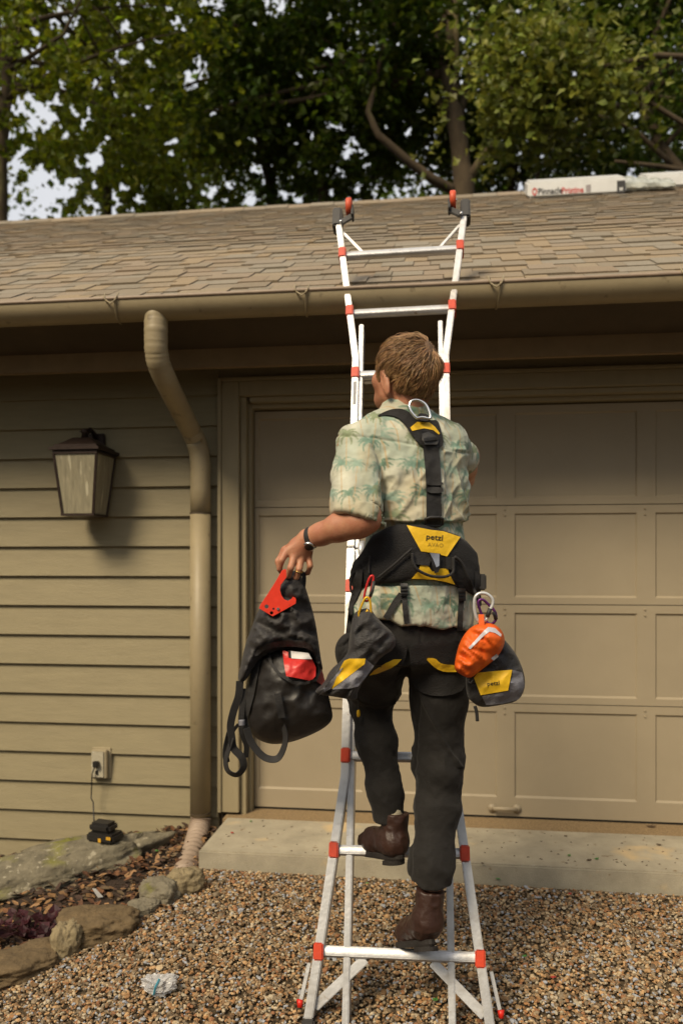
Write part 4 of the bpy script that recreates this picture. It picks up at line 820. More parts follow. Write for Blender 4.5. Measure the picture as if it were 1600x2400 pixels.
for sd_ in (-1, 1):
    for s0, s1, a1 in ((0, -.52, hw_(-.52) - .012), (9, 9.42, hw_(9.42) - .012)):
        q = MB(); q.bar(lad(sd_ * .105 if s0 == 0 else sd_ * (hw_(9) - .085), s0 + (-.06 if s0 == 0 else .05), .0), lad(sd_ * a1, s1 * 1.0, .005), .030 if s0 == 0 else .012, .012, side=LN.cross(LU)); q.build('brace', M_alu, ladder, bevel=.002)
    q = MB(); q.tube([lad(sd_ * .156, 4.5, -.03), lad(sd_ * .135, 4.5, -.03)], .045, 20); q.build('hinge', M_alu, ladder, smooth=True)
    q = MB(); q.box(lambda a, b_, c_: lad(sd_ * (hw_(9.7)) + a, 9.66, b_) + LU * c_, -.021, .021, -.036, .036, -.055, .045); q.build('end_cap', M_rub, ladder, bevel=.007)
    q = MB(); x0 = sd_ * (hw_(9.5) - .012); x1 = sd_ * (hw_(9.5) - .062); q.bar(lad(x0, 9.49, .040), lad(x1, 9.60, .040), .030, .012, side=LU); q.bar(lad(x1, 9.56, .040), lad(x1, 9.74, .040), .010, .05, side=LR); q.build('wheel_bracket', M_rub, ladder, bevel=.003)
    q = MB(); wc = lad(sd_ * (hw_(9.5) - .046), 9.76, .040); q.tube([wc - LR * .013, wc - LR * .010, wc + LR * .010, wc + LR * .013], [.034, .040, .040, .034], 24); wh = q.build('wheel', M_org, ladder, smooth=True)
    q = MB(); q.tube([wc - LR * .018, wc + LR * .018], .006, 8); q.build('axle_bolt', M_steel, ladder, smooth=True)
    q = MB(); q.tube([lad(x0, 9.50, .045), lad(x0, 9.50, .050)], .007, 8); q.build('bracket_bolt', M_steel, ladder, smooth=True)
    q = MB(); q.bar(lad(sd_ * (hw_(-.1) + .030), -.13, -.02), lad(sd_ * (hw_(-.4) + .040), -.47, -.02), .011, .02, side=LR); q.build('leveller_strip', M_alu, ladder)
    q = MB(); c_ = lad(sd_ * (hw_(-.45) + .042), -.50, -.02); q.tube([c_ - LU * .015, c_ + LU * .008], [.008, .011], 10); q.build('release_knob', mat('bright_red_knob', (.65, .02, .01), .4, bump=0), ladder, smooth=True)
    q = MB(); q.box(lambda a, b_, c_: lad(sd_ * (hw_(-.6)) + a, -.64, b_) + LU * c_, -.02, .02, -.04, .04, -.03, .006); q.build('rubber_foot', M_rub, ladder, bevel=.005)
for s0, s1 in ((6.50, 6.85), (5.95, 6.15)):
    q = MB(); q.box(lambda a, b_, c_: lad(-.182 + a, 0, b_) + LU * c_, -.006, .007, .0303, .0310, s0 * SPL, s1 * SPL); q.build('rail_label', M_stk, ladder)
# ================================================================ THE PERSON
A_ = lambda px, py, D: np.array(at(px, py, D))
M_skin = mat('skin', (0.44, 0.215, 0.125), 0.5, var=0.22, scale=22, bump=0.12, bscale=190, coords='World', col2=(0.34, 0.13, 0.075))
M_skin.node_tree.nodes['Principled BSDF'].inputs['Subsurface Weight'].default_value = 0.12; M_skin.node_tree.nodes['Principled BSDF'].inputs['Subsurface Scale'].default_value = 0.01
person = thing('person', 'man seen from behind climbing the ladder in a green palm print shirt and black trousers', 'person', at(960, 2236, 2.45))
# head frame: turned to his left and tipped up
th, ph = math.radians(38), math.radians(14)
hf = np.array([-math.sin(th) * math.cos(ph), math.cos(th) * math.cos(ph), math.sin(ph)]); hr = np.array([math.cos(th), math.sin(th), 0.0]); hu_ = np.cross(hr, hf)
HC = A_(955, 866, 2.43); hp3 = lambda r, f, u: HC + hr * r + hf * f + hu_ * u
B = SDF((-0.30, 2.10, 0.10), (0.56, 3.22, 2.17), 0.0046)
ax = (hr, hf, hu_)
B.ell(HC, ax, (.074, .094, .084), .02); B.ell(hp3(0, .040, -.050), ax, (.063, .068, .078), .03); B.ell(hp3(0, .066, -.098), ax, (.034, .036, .026), .03)
B.cone(hp3(-.048, .02, -.085), hp3(-.02, .07, -.105), .020, .018, .03); B.cone(hp3(.048, .02, -.085), hp3(.02, .07, -.105), .020, .018, .03)
B.cone(hp3(0, .098, -.020), hp3(0, .122, -.052), .009, .013, .012); B.ell(hp3(0, .102, -.083), ax, (.024, .010, .009), .008)
for s_ in (-1, 1):
    B.ell(hp3(s_ * .031, .104, -.022), ax, (.016, .012, .011), .01, 's'); B.ell(hp3(s_ * .055, .055, -.045), ax, (.018, .03, .02), .03)
    e = hp3(s_ * .076, .004, -.046); ea = (hr, (hf * .93 + hu_ * -.35), (hu_ * .93 + hf * .35 * -1)); B.ell(e + hr * s_ * .006 - hf * .004, ea, (.0085, .020, .034), .006); B.ell(e + hr * s_ * .016 + hf * .004, ea, (.008, .010, .021), .004, 's')
nb_ = A_(946, 992, 2.445); B.cone(nb_, hp3(0, -.02, -.075), .058, .052, .03)
ty = math.radians(20); TR = np.array([math.cos(ty), math.sin(ty), 0]); TF = np.array([-math.sin(ty), math.cos(ty), 0])
rows_px = [(978, 946, 46, .055), (998, 945, 88, .085), (1022, 944, 118, .104), (1060, 948, 130, .118), (1120, 956, 127, .124), (1180, 965, 121, .120), (1240, 972, 120, .112), (1300, 975, 128, .110), (1370, 971, 137, .122), (1420, 964, 145, .134), (1475, 958, 150, .142), (1500, 958, 151, .142)]
DT = lambda py: np.interp(py, [980, 1100, 1300, 1500], [2.455, 2.450, 2.430, 2.440])
rows = [(H + (HZ - py) / F * DT(py), (cx - 800) / F * DT(py), DT(py), hwp / F * DT(py), dd) for py, cx, hwp, dd in rows_px]
B.stack(rows[1:], ty, .03, pad=-.022)
hipL, kneeL, ankL = A_(893, 1505, 2.45), A_(862, 1625, 2.66), A_(921, 1950, 2.55); hipR, kneeR, ankR = A_(1015, 1500, 2.46), A_(1026, 1790, 2.49), A_(1004, 2140, 2.38)
B.chain([hipL, kneeL], [.075, .052]); B.chain([kneeL, A_(875, 1740, 2.63), ankL], [.052, .048, .032]); B.chain([hipR, kneeR], [.075, .052]); B.chain([kneeR, A_(1024, 1900, 2.47), ankR], [.052, .048, .029])
B.cone(ankL, A_(866, 1992, 2.65), .028, .020); B.cone(ankR, A_(955, 2185, 2.56), .030, .022)
# left arm
shL, elL, wrL = A_(828, 1048, 2.37), A_(858, 1214, 2.235), A_(721, 1262, 2.315)
B.chain([shL, A_(845, 1140, 2.30), elL], [.050, .046, .043], .03)
B.chain([elL, A_(836, 1226, 2.240), A_(795, 1236, 2.265), A_(752, 1252, 2.295), wrL], [.036, .041, .039, .031, .0265], .02)
B.cone(A_(862, 1222, 2.222), A_(850, 1226, 2.222), .024, .026, .02)
# left hand
mcp = {'pinky': A_(722, 1303, 2.33), 'ring': A_(706, 1307, 2.318), 'middle': A_(689, 1304, 2.310), 'index': A_(671, 1294, 2.312)}
for k, v in mcp.items(): B.cone(wrL, v, .0225, .0125, .012)
B.ell(A_(700, 1285, 2.33), ((.8, .2, -.5), (.1, .97, .2), (.55, -.15, .82)), (.032, .016, .038), .012)
for k, c_ in (('pinky', [(727, 1326, 2.315), (722, 1342, 2.335), (713, 1346, 2.352)]), ('ring', [(701, 1334, 2.298), (694, 1354, 2.310), (688, 1360, 2.332)]), ('middle', [(681, 1331, 2.290), (676, 1350, 2.305), (673, 1353, 2.328)]), ('index', [(659, 1314, 2.298), (655, 1333, 2.308), (660, 1343, 2.325)])):
    P_ = [mcp[k]] + [A_(*q_) for q_ in c_]; rr_ = [.0115, .0098, .0086, .0074] if k != 'pinky' else [.0105, .0086, .0076, .0066]; B.chain(P_, rr_, .0035)
B.chain([A_(700, 1272, 2.335), A_(668, 1290, 2.35), A_(653, 1316, 2.345), A_(656, 1336, 2.337)], [.016, .0125, .0105, .0085], .006)
# right arm and the hand on the rail
shR, elR = A_(1058, 1046, 2.50), A_(1086, 1100, 2.74); hR = np.array(lad(.182, 5.25, .062)); wrR = hR + np.array([.015, -.07, -.015])
B.chain([shR, A_(1085, 1072, 2.62), elR], [.050, .047, .042], .03); B.chain([elR, (elR + wrR) / 2 + np.array([.012, 0, 0]), wrR], [.042, .038, .027], .02)
B.ell(hR + np.array([.012, -.005, 0]), ((1, 0, 0), (0, .9, .4), (0, -.4, .9)), (.018, .038, .042), .01); B.cone(wrR, hR, .026, .024, .012)
for j in range(4):
    z_ = np.array(LU) * (.030 - .021 * j); o = np.array(lad(.182, 5.25, 0)) + z_; R3 = np.array(LR); N3 = np.array(LN)
    B.chain([o + N3 * .050 + R3 * .018, o + N3 * .015 + R3 * .027, o - N3 * .028 + R3 * .026, o - N3 * .046 + R3 * .004, o - N3 * .044 - R3 * .014], [.0115, .010, .0092, .0085, .0078], .003)
o = np.array(lad(.182, 5.25, 0)); B.chain([o + np.array(LN) * .05 + np.array(LU) * .02, o + np.array(LN) * .035 - np.array(LR) * .026 + np.array(LU) * .045, o - np.array(LR) * .027 + np.array(LU) * .06], [.014, .011, .009], .006)
Vb, Fb = B.mesh(); Vb = relax(Vb, Fb, 1); npmesh('body', Vb, Fb, M_skin, person); del B
q = MB()
for s_ in (-1, 1):
    c_ = Vector(hp3(s_ * .031, .089, -.022)); e_ = MB(); e_.tube([c_ + Vector(hf * t) for t in (-.011, -.008, 0, .008, .011)], [.004, .009, .0115, .009, .004], 12); e_.build('eye', mat('eye_white', (.6, .58, .55), .2, bump=0), person, smooth=True)

# shirt
def ridged(P, seed): return 1 - 2 * np.abs(vnoise(P, seed))
G = SDF((-0.07, 2.12, H - 0.30), (0.50, 2.86, H + 0.56), 0.0033)
G.stack(rows[:-1], ty, .02, ex=2.3)
G.cone(A_(946, 985, 2.45), A_(840, 1030, 2.40), .050, .058, .04); G.cone(A_(946, 985, 2.45), A_(1052, 1026, 2.49), .050, .050, .04)
sdir = (elL - shL) / np.linalg.norm(elL - shL)
G.chain([A_(834, 1050, 2.375), A_(834, 1110, 2.335), A_(836, 1170, 2.275), A_(841, 1232, 2.236)], [.060, .067, .069, .066], .022)
sdr = (elR - shR) / np.linalg.norm(elR - shR); G.chain([A_(1056, 1050, 2.49), A_(1072, 1074, 2.58), A_(1082, 1092, 2.68)], [.052, .053, .052], .03)
G.cone(A_(1030, 1040, 2.48), A_(1062, 1150, 2.46), .045, .04, .05)
G.cone(A_(945, 985, 2.45), A_(943, 962, 2.452), .066, .064, .015)
def cutplane(g, lo, hi, p, n_, keep_side):        # remove what lies beyond the plane inside the box
    sl = g.sub(lo, hi); X, Y, Z = g.pts(sl); d = (X - p[0]) * n_[0] + (Y - p[1]) * n_[1] + (Z - p[2]) * n_[2]; return sl, X, Y, Z, d
# sleeve openings: only act near each sleeve axis
def sleeve_cut(p, dr, rad, inner):
    sl = G.sub(np.array(p) - .26, np.array(p) + .26); X, Y, Z = G.pts(sl); d = (X - p[0]) * dr[0] + (Y - p[1]) * dr[1] + (Z - p[2]) * dr[2]
    r2 = np.sqrt((X - p[0] - d * dr[0]) ** 2 + (Y - p[1] - d * dr[1]) ** 2 + (Z - p[2] - d * dr[2]) ** 2)
    reg = np.maximum(r2 - rad, -d); G.g[sl] = np.maximum(G.g[sl], -reg)                     # beyond the hem
    hol = np.maximum(r2 - inner, -(d + .05)); G.g[sl] = np.maximum(G.g[sl], -hol)            # hollow mouth
p_h = A_(840, 1221, 2.252); hd_ = np.array([-.36, -.22, -.90]); hd_ /= np.linalg.norm(hd_); sleeve_cut(p_h, hd_, .093, .060); p_r = A_(1077, 1082, 2.63); sleeve_cut(p_r, sdr, .10, .052)
sl = tuple(slice(0, k) for k in G.n); X, Y, Z = G.pts(sl); zh = H - (1452 - HZ) / F * 2.33 - (X - .14) * .14 + .006 * np.sin(X * 60)
G.g = np.maximum(G.g, (zh - Z).astype(np.float32)); del X, Y, Z, zh
Vs, Fs_ = G.mesh(); del G; Vs = relax(Vs, Fs_, 2); Ns = normals(Vs, Fs_)
lx = (Vs[:, 0] - .19) * TR[0] + (Vs[:, 1] - 2.44) * TR[1]; ly = (Vs[:, 0] - .19) * TF[0] + (Vs[:, 1] - 2.44) * TF[1]; zr = Vs[:, 2] - H
px_ = 800 + F * Vs[:, 0] / Vs[:, 1]; py_ = HZ - F * (Vs[:, 2] - H) / Vs[:, 1]
slv = np.clip((905 - px_) / 25, 0, 1) * (Vs[:, 1] < 2.42)
q1 = np.stack([lx * 17 + zr * 3, ly * 9, zr * 5], 1); q1[:, 0] += 1.2 * vnoise(Vs * 6, 5)
fold = .0085 * ridged(q1, 11) + .0040 * ridged(np.stack([lx * 30 - zr * 18, ly * 18, zr * 14], 1), 12) + .0034 * fbm(Vs * 34, 13)
diag = .010 * ridged(np.stack([lx * 10 + zr * 13, ly * 6, zr * 5 - lx * 6], 1), 14)
w_low = np.clip((py_ - 1120) / 120, 0, 1) * (py_ < 1300)
sf = .0072 * ridged(np.stack([lx * 12, ly * 10, zr * 9], 1), 15) + .002 * fbm(Vs * 40, 16)
fold = fold * (.45 + .75 * np.clip((py_ - 1010) / 140, 0, 1)) * (1 - .6 * slv) + diag * w_low * (1 - slv) + sf * slv
# gathered tail under the belt
fold = np.where((py_ > 1222) & (py_ < 1372), fold * .2 - .007, fold)
fold = np.where(py_ > 1372, .010 * ridged(np.stack([lx * 22, ly * 12, zr * 4], 1), 17) + .003 * fbm(Vs * 40, 18), fold)
# creases: under-arm seam, yoke seam, box pleat
crease = lambda d, w_: np.exp(-(d / w_) ** 2)
armhole = np.interp(py_, [1030, 1080, 1150, 1230], [866, 886, 900, 890]); fold -= .011 * crease(px_ - armhole, 6) * np.clip((py_ - 1035) / 60, 0, 1) * (py_ < 1250) * (Vs[:, 1] < 2.42)
yoke = np.interp(px_, [805, 930, 1000, 1080], [1022, 1034, 1050, 1062]); fold -= .0035 * crease(py_ - yoke, 3.0) * (Vs[:, 1] < 2.5)
fold -= .008 * crease(px_ - (1042 + (py_ - 1100) * .10), 7) * np.clip((py_ - 1060) / 60, 0, 1) * np.clip((1230 - py_) / 60, 0, 1)
fold += .006 * crease(py_ - 1058 - (px_ - 1050) * -.1, 6) * (px_ > 1035) * (px_ < 1085)
Vs = Vs + Ns * fold[:, None]
# printed palms
su = np.where(slv > .5, Vs[:, 0] * 1.15, lx + .6 * ly); sv = zr + 0.0; n = len(Vs); colr = np.tile(np.array([0.42, 0.415, 0.33]), (n, 1))
colr *= (1 + .20 * fbm(np.stack([su * 22, sv * 22, su * 0], 1), 41, 3))[:, None]
blue = np.clip(vnoise(np.stack([su * 9, sv * 9, su * 0 + 3], 1), 42) * 1.5, 0, 1)[:, None]; colr = colr * (1 - .7 * blue) + np.array([.30, .355, .28]) * .7 * blue
tan_ = np.clip(vnoise(np.stack([su * 13, sv * 13, su * 0 + 9], 1), 43) * 1.8 - .4, 0, 1)[:, None]; colr = colr * (1 - .4 * tan_) + np.array([.46, .36, .20]) * .4 * tan_
rp = random.Random(12); motifs = []
for i in range(19):
    for j in range(11): motifs.append((-.42 + i * .056 + rp.uniform(-.02, .02) + (.034 if j % 2 else 0), -.28 + j * .080 + rp.uniform(-.02, .02)))
GR_ = [np.array([.155, .245, .185]), np.array([.11, .185, .13]), np.array([.22, .30, .235]), np.array([.18, .215, .12])]; OR_ = np.array([.40, .27, .13])
def seg(mask, a, b_, wd, c_, al):
    i = mask; x, y = su[i], sv[i]; dx, dy = b_[0] - a[0], b_[1] - a[1]; t = np.clip(((x - a[0]) * dx + (y - a[1]) * dy) / (dx * dx + dy * dy + 1e-12), 0, 1)
    d = np.hypot(x - a[0] - t * dx, y - a[1] - t * dy); k = (np.clip((wd - d) / .002 + .5, 0, 1) * al)[:, None]; colr[i] = colr[i] * (1 - k) + c_ * k
for mu, mv in motifs:
    i = np.nonzero((np.abs(su - mu) < .06) & (sv < mv + .06) & (sv > mv - .13))[0]
    if len(i) == 0: continue
    c_ = rp.choice(GR_); al_ = rp.uniform(.45, .85); sz_ = rp.uniform(.8, 1.35); a = (mu, mv); bend = rp.uniform(-.02, .02)
    for k in range(4): b_ = (mu + bend * (k + 1) ** 1.5 / 8, mv - .024 * (k + 1)); seg(i, a, b_, .0016, OR_, .7); a = b_
    for k in range(9):
        an = math.pi * (-.12 + 1.24 * k / 8) + rp.uniform(-.12, .12); L_ = rp.uniform(.020, .036) * sz_; a = (mu, mv)
        for j in range(4):
            b_ = (a[0] + math.cos(an) * L_ / 3.2, a[1] + math.sin(an) * L_ / 3.2); seg(i, a, b_, .0046 - .0007 * j, c_ * rp.uniform(.8, 1.15), al_); a = b_; an += -.42 if math.cos(an) > 0 else .42
M_shirt = mat('printed_shirt_cloth', (1, 1, 1), 0.85, var=0, bump=0.10, bscale=420, coords='World', sheen=.1); t = M_shirt.node_tree
vc = nd(t, 'ShaderNodeVertexColor'); vc.layer_name = 'print'; t.links.new(vc.outputs[0], t.nodes['Principled BSDF'].inputs['Base Color'])
shirt_o = npmesh('shirt', Vs, Fs_, M_shirt, person, color=np.clip(colr, 0, 1)); T_shirt = bvh_of(Vs, Fs_)

# trousers
M_pant = mat('black_trouser_cloth', (0.0098, 0.0080, 0.0068), 0.85, var=0.35, scale=20, bump=0.25, bscale=300, coords='World', sheen=.06)
G = SDF((-0.03, 2.22, 0.24), (0.48, 2.84, H - 0.03), 0.0042)
G.stack([(H + (HZ - py) / F * 2.44, (cx - 800) / F * 2.44, 2.44, hwp / F * 2.44, dd) for py, cx, hwp, dd in ((1390, 960, 125, .110), (1450, 958, 134, .122), (1500, 957, 138, .130), (1550, 955, 128, .118))], ty, .03)
G.chain([A_(897, 1500, 2.44), A_(868, 1590, 2.60), A_(864, 1632, 2.655)], [.093, .078, .066], .03); G.cone(A_(905, 1560, 2.47), A_(900, 1618, 2.60), .058, .050, .03)
G.chain([A_(866, 1632, 2.655), A_(882, 1740, 2.615), A_(902, 1850, 2.565), A_(914, 1970, 2.55)], [.064, .059, .049, .045], .03)
G.chain([A_(1018, 1490, 2.45), A_(1028, 1640, 2.465), A_(1026, 1780, 2.49), A_(1024, 1900, 2.46), A_(1010, 2020, 2.415), A_(1003, 2130, 2.385)], [.100, .082, .072, .065, .061, .058], .03)
G.ell(A_(1035, 1800, 2.46), ((1, 0, 0), (0, 1, 0), (0, 0, 1)), (.056, .064, .066), .03)
sl = tuple(slice(0, k) for k in G.n); X, Y, Z = G.pts(sl); LeftS = X < .172
zl = H - (1938 - HZ) / F * 2.50; zrr = H - (2088 - HZ) / F * 2.34 + np.where(X < .24, (.24 - X) * .55, 0)
G.g = np.maximum(G.g, (np.where(LeftS & (Z > .5), zl - Z, zrr - Z)).astype(np.float32)); del X, Y, Z, zrr
Vp, Fp = G.mesh(); del G; Vp = relax(Vp, Fp, 2); Np = normals(Vp, Fp); pyp = HZ - F * (Vp[:, 2] - H) / Vp[:, 1]; pxp = 800 + F * Vp[:, 0] / Vp[:, 1]
qa = np.stack([Vp[:, 0] * 9, Vp[:, 1] * 9, Vp[:, 2] * 16 + Vp[:, 0] * 14], 1); qa += .5 * fbm(Vp * 7, 60)[:, None]
f1 = .0045 * ridged(qa, 61); f2 = .0042 * ridged(np.stack([Vp[:, 0] * 15 + Vp[:, 2] * 9, Vp[:, 1] * 12, Vp[:, 2] * 8], 1), 62); kn = np.exp(-((pyp - 1800) / 70) ** 2) + np.exp(-((pyp - 1640) / 40) ** 2) * (pxp < 950) + np.exp(-((pyp - 2060) / 40) ** 2) * .8 + np.exp(-((pyp - 1880) / 35) ** 2) * .6 * (pxp < 950)
fl = f1 * (.35 + kn) + f2 * .8 + .0018 * fbm(Vp * 45, 63)
sd1 = np.interp(pyp, [1620, 1660, 1700, 1760, 1800], [985, 1000, 1022, 1050, 1078]); fl += .009 * crease(pxp - sd1, 5) * (pyp > 1620) * (pyp < 1800)
fl -= .004 * crease(pxp - np.interp(pyp, [1600, 2100], [985, 960]), 3) * (pxp > 940)
Vp = Vp + Np * fl[:, None]; npmesh('trousers', Vp, Fp, M_pant, person); T_pant = bvh_of(Vp, Fp)

# boots, socks
M_boot = mat('brown_boot_leather', (0.040, 0.018, 0.012), 0.46, var=0.5, scale=18, bump=0.3, bscale=60, coords='World', col2=(.03, .014, .011)); M_sole = mat('boot_sole', (0.020, 0.016, 0.014), 0.8, var=.4, scale=30, bump=.3, coords='World'); M_sock = mat('pale_sock', (.38, .34, .25), .9, var=.2, bump=.4, bscale=200)
def boot(top, ank, heel, ball, toe, up, label):
    up = np.array(up) / np.linalg.norm(up); G = SDF(np.minimum.reduce([top, ank, heel, toe]) - .09, np.maximum.reduce([top, ank, heel, toe]) + .09, .0036)
    G.chain([top, ank], [.041, .042], .02); G.cone(ank, heel + up * .034, .040, .035, .02); G.cone(heel + up * .036, ball + up * .032, .034, .037, .025); G.cone(ank, ball + up * .045, .034, .026, .03); G.cone(ball + up * .032, toe + up * .027, .037, .029, .02)
    sl = tuple(slice(0, k) for k in G.n); X, Y, Z = G.pts(sl); G.g = np.maximum(G.g, (-((X - ball[0]) * up[0] + (Y - ball[1]) * up[1] + (Z - ball[2]) * up[2]) + .002).astype(np.float32))
    td = (top - ank) / np.linalg.norm(top - ank); G.g = np.maximum(G.g, ((X - top[0]) * td[0] + (Y - top[1]) * td[1] + (Z - top[2]) * td[2]).astype(np.float32))
    V, Fq = G.mesh(); V = relax(V, Fq, 1); V += normals(V, Fq) * (.0022 * ridged(V * 40, 71))[:, None]; bo = npmesh('boot', V, Fq, M_boot, person, label=label)
    d = (toe - heel) / np.linalg.norm(toe - heel); s_ = np.cross(d, up); L_ = np.linalg.norm(toe - heel); out = []
    for k in range(28):
        a = 2 * math.pi * k / 28; x = math.cos(a); wdt = .040 if x > 0 else .034; out.append((L_ / 2 + x * (L_ / 2 + .036), math.sin(a) * wdt * (1 + .12 * math.cos(2 * a)) * (1 if abs(x) < .3 else 1)))
    q = MB(); vs = []
    for z_, e_ in ((.003, .96), (.001, 1.02), (-.010, 1.03), (-.016, 1.0)): vs += [Vector(heel + d * (L_ / 2 + (x - L_ / 2) * e_) + s_ * y * e_ + up * z_) for x, y in out]
    q.add(vs, [(i * 28 + j, i * 28 + (j + 1) % 28, (i + 1) * 28 + (j + 1) % 28, (i + 1) * 28 + j) for i in range(3) for j in range(28)] + [tuple(range(27, -1, -1)), tuple(range(84, 112))])
    hb_ = [p for p in out]; vs = []
    for z_ in (-.0162, -.030):
        for k in range(14): a = math.pi * (.5 + k / 13); vs.append(Vector(heel + d * (.022 + .055 * math.cos(a)) + s_ * .036 * math.sin(a) + up * z_))
    q.add(vs, [(j, (j + 1) % 14, 14 + (j + 1) % 14, 14 + j) for j in range(14)] + [tuple(range(13, -1, -1)), tuple(range(14, 28))]); q.build('sole', M_sole, bo, smooth=False)
    q = MB()
    for t_ in (0.25, .42, .6, .78):
        c = ank * (1 - t_) + (ball + up * .045) * t_ + up * (.036 - .006 * t_); q.tube([Vector(c - s_ * .02), Vector(c + up * .003), Vector(c + s_ * .02)], .0022, 5)
    q.build('laces', M_sole, bo)
boot(A_(927, 1904, 2.545), A_(921, 1968, 2.545), A_(926, 2002, 2.530), A_(877, 1993, 2.625), A_(858, 1989, 2.665), (0, 0, 1), None)
upR = np.array([-.12, -.33, .93]); boot(A_(1008, 2086, 2.385), A_(1001, 2156, 2.380), A_(1000, 2204, 2.375), A_(962, 2212, 2.510), A_(946, 2209, 2.565), (-.05, .42, .90), None)
q = MB(); q.tube([Vector(A_(916, 1885, 2.545)), Vector(A_(922, 1930, 2.545))], [.028, .039], 18); q.build('sock', M_sock, person, smooth=True)

# hair: thick cap and combed locks
M_hair = mat('light_brown_hair', (0.38, 0.215, 0.095), 0.42, island=.6, hue=.012, var=.35, scale=60, bump=0, coords='World', spec=.55)
r = np.random.default_rng(5); crown = np.array([.15, -.62, .76]); crown /= np.linalg.norm(crown); hv = []; hfc = []
def scalp(d, off): return HC + (hr * d[0] * (.075 + off) + hf * d[1] * (.095 + off) + hu_ * d[2] * ((.087 if d[2] > 0 else .100) + off))
def hairy(d):    # back and top; sides above the ears; down to the nape
    if d[1] > .42 and d[2] < .62: return False
    if d[1] > .80: return False
    if abs(d[0]) > .55 and d[2] < -.24 and d[1] > -.38: return False
    return d[2] > (-.93 if d[1] < -.25 else -.30 - .3 * max(0, -d[1]))
us_, Fh = [], []
bm = bmesh.new(); bmesh.ops.create_icosphere(bm, subdivisions=5, radius=1); dirs = np.array([v.co[:] for v in bm.verts]); Fi = np.array([[v.index for v in f.verts] for f in bm.faces]); bm.free()
wgt = np.array([1.0 if hairy(d) else 0.0 for d in dirs]); wgt = relax(np.repeat(wgt[:, None], 3, 1), Fi, 6)[:, 0]
nz_ = ridged(np.stack([dirs[:, 0] * 5, dirs[:, 1] * 5, dirs[:, 2] * 3], 1) + 4, 33); capV = np.array([scalp(d, -.004 + .013 * w_ + .003 * n_ * w_ + (.004 * w_ if d[2] > .3 else 0)) for d, w_, n_ in zip(dirs, wgt, nz_)])
hv.append(capV); hfc.append(Fi); off_ = len(capV); ns_ = 7; K = 0; nlock = 8500; LV = []; LFc = []
while K < nlock:
    d = r.normal(0, 1, 3); d /= np.linalg.norm(d)
    if not hairy(d): continue
    tow = d - crown * .999; sw = np.cross(d, crown); t_ = tow - d * tow.dot(d); t_ /= (np.linalg.norm(t_) + 1e-9); t_ = t_ + .35 * sw
    side = np.array([-.25 if d[0] < 0 else .25, 0, -.5]) * (1 if d[2] < .4 else 0); t_ = t_ + side; top_ = d[2] > .15; L_ = (r.uniform(.34, .62) if top_ else r.uniform(.22, .40)) * (1 if d[2] > -.5 else .55)
    wv = vnoise(np.array([d * 4.5 + 9]), 34)[0]; wv2 = vnoise(np.array([d * 9 + 2]), 35)[0]; t_ = t_ + np.cross(d, t_) * (.6 * wv + .35 * wv2 + r.normal(0, .14)); P_ = []; cur = d.copy()
    lift = r.uniform(.003, .0125) * (1.2 if top_ else (.8 if d[2] > -.6 else .4)) * (1 + .7 * wv) * (1.6 if r.random() < .02 else 1) + .003 * max(0, wv2)
    for k in range(ns_):
        tt = t_ - cur * t_.dot(cur); tt /= (np.linalg.norm(tt) + 1e-9); P_.append(scalp(cur, .006 + lift * math.sin(math.pi * min(.95, .15 + .62 * k / ns_)) )); cur = cur + tt * L_ / ns_; cur /= np.linalg.norm(cur); t_ = t_ + np.cross(cur, t_) * .10 * wv2
    P_ = np.array(P_); w0 = r.uniform(.0006, .0014)
    for k in range(ns_):
        tg = P_[min(k + 1, ns_ - 1)] - P_[max(k - 1, 0)]; tg /= (np.linalg.norm(tg) + 1e-9); sd = np.cross(tg, d); sd /= (np.linalg.norm(sd) + 1e-9); nm = np.cross(sd, tg); ww = w0 * (1 - .75 * (k / (ns_ - 1)) ** 2)
        LV += [P_[k] + sd * ww, P_[k] + nm * ww * .8, P_[k] - sd * ww]
    b0 = K * ns_ * 3
    for k in range(ns_ - 1):
        for j in range(3): a = b0 + k * 3 + j; b_ = b0 + k * 3 + (j + 1) % 3; LFc.append((a, b_, b_ + 3)); LFc.append((a, b_ + 3, a + 3))
    K += 1
npmesh('hair', np.array(LV), np.array(LFc), M_hair, person); npmesh('hair_base', capV, Fi, mat('hair_roots', (0.15, 0.082, 0.036), .6, var=.3, scale=90, bump=.6, bscale=160, coords='World'), person)
q = MB()   # brows
for s_ in (-1, 1): q.tube([Vector(hp3(s_ * t, .099 - t * .25, -.004 + .004 * math.sin(t * 60))) for t in (.015, .03, .045)], [.003, .0035, .002], 6)
q.build('eyebrows', M_hair, person)
# watch, ring
M_strap = mat('black_webbing', (0.016, 0.0145, 0.0145), 0.7, var=.3, scale=60, bump=.3, bscale=320, coords='World', sheen=.05)
wa = Vector(wrL - A_(795, 1246, 2.27)).normalized(); wc = Vector(wrL) - wa * .012; e1 = (Vector((0, 0, 1)) - wa * wa.z).normalized(); e2 = wa.cross(e1)
wt = thing('wristwatch', 'steel wristwatch with a black strap on his left wrist', 'watch', wc)
q = MB(); ring_ = lambda c, a, b_, ra, n_: [c + a * (ra * math.cos(2 * math.pi * k / n_)) + b_ * (ra * math.sin(2 * math.pi * k / n_)) for k in range(n_)]
q.tube(ring_(wc, e1, e2, .0305, 24), .0085, 8, closed=True, flat=.25, ref=wa); q.build('watch_strap', M_strap, wt, smooth=True)
fd = (Vector((.25, -.75, -.6))); fd = (fd - wa * fd.dot(wa)).normalized(); cc = wc + fd * .033
q = MB(); q.tube([cc - fd * .004, cc - fd * .003, cc + fd * .004, cc + fd * .005], [.015, .017, .017, .014], 20); q.build('watch_case', M_steel, wt, smooth=True)
q = MB(); q.tube([cc + fd * .0052, cc + fd * .0058], [.0135, .013], 20); q.build('watch_dial', mat('dark_dial', (.05, .045, .04), .15, bump=0), wt)
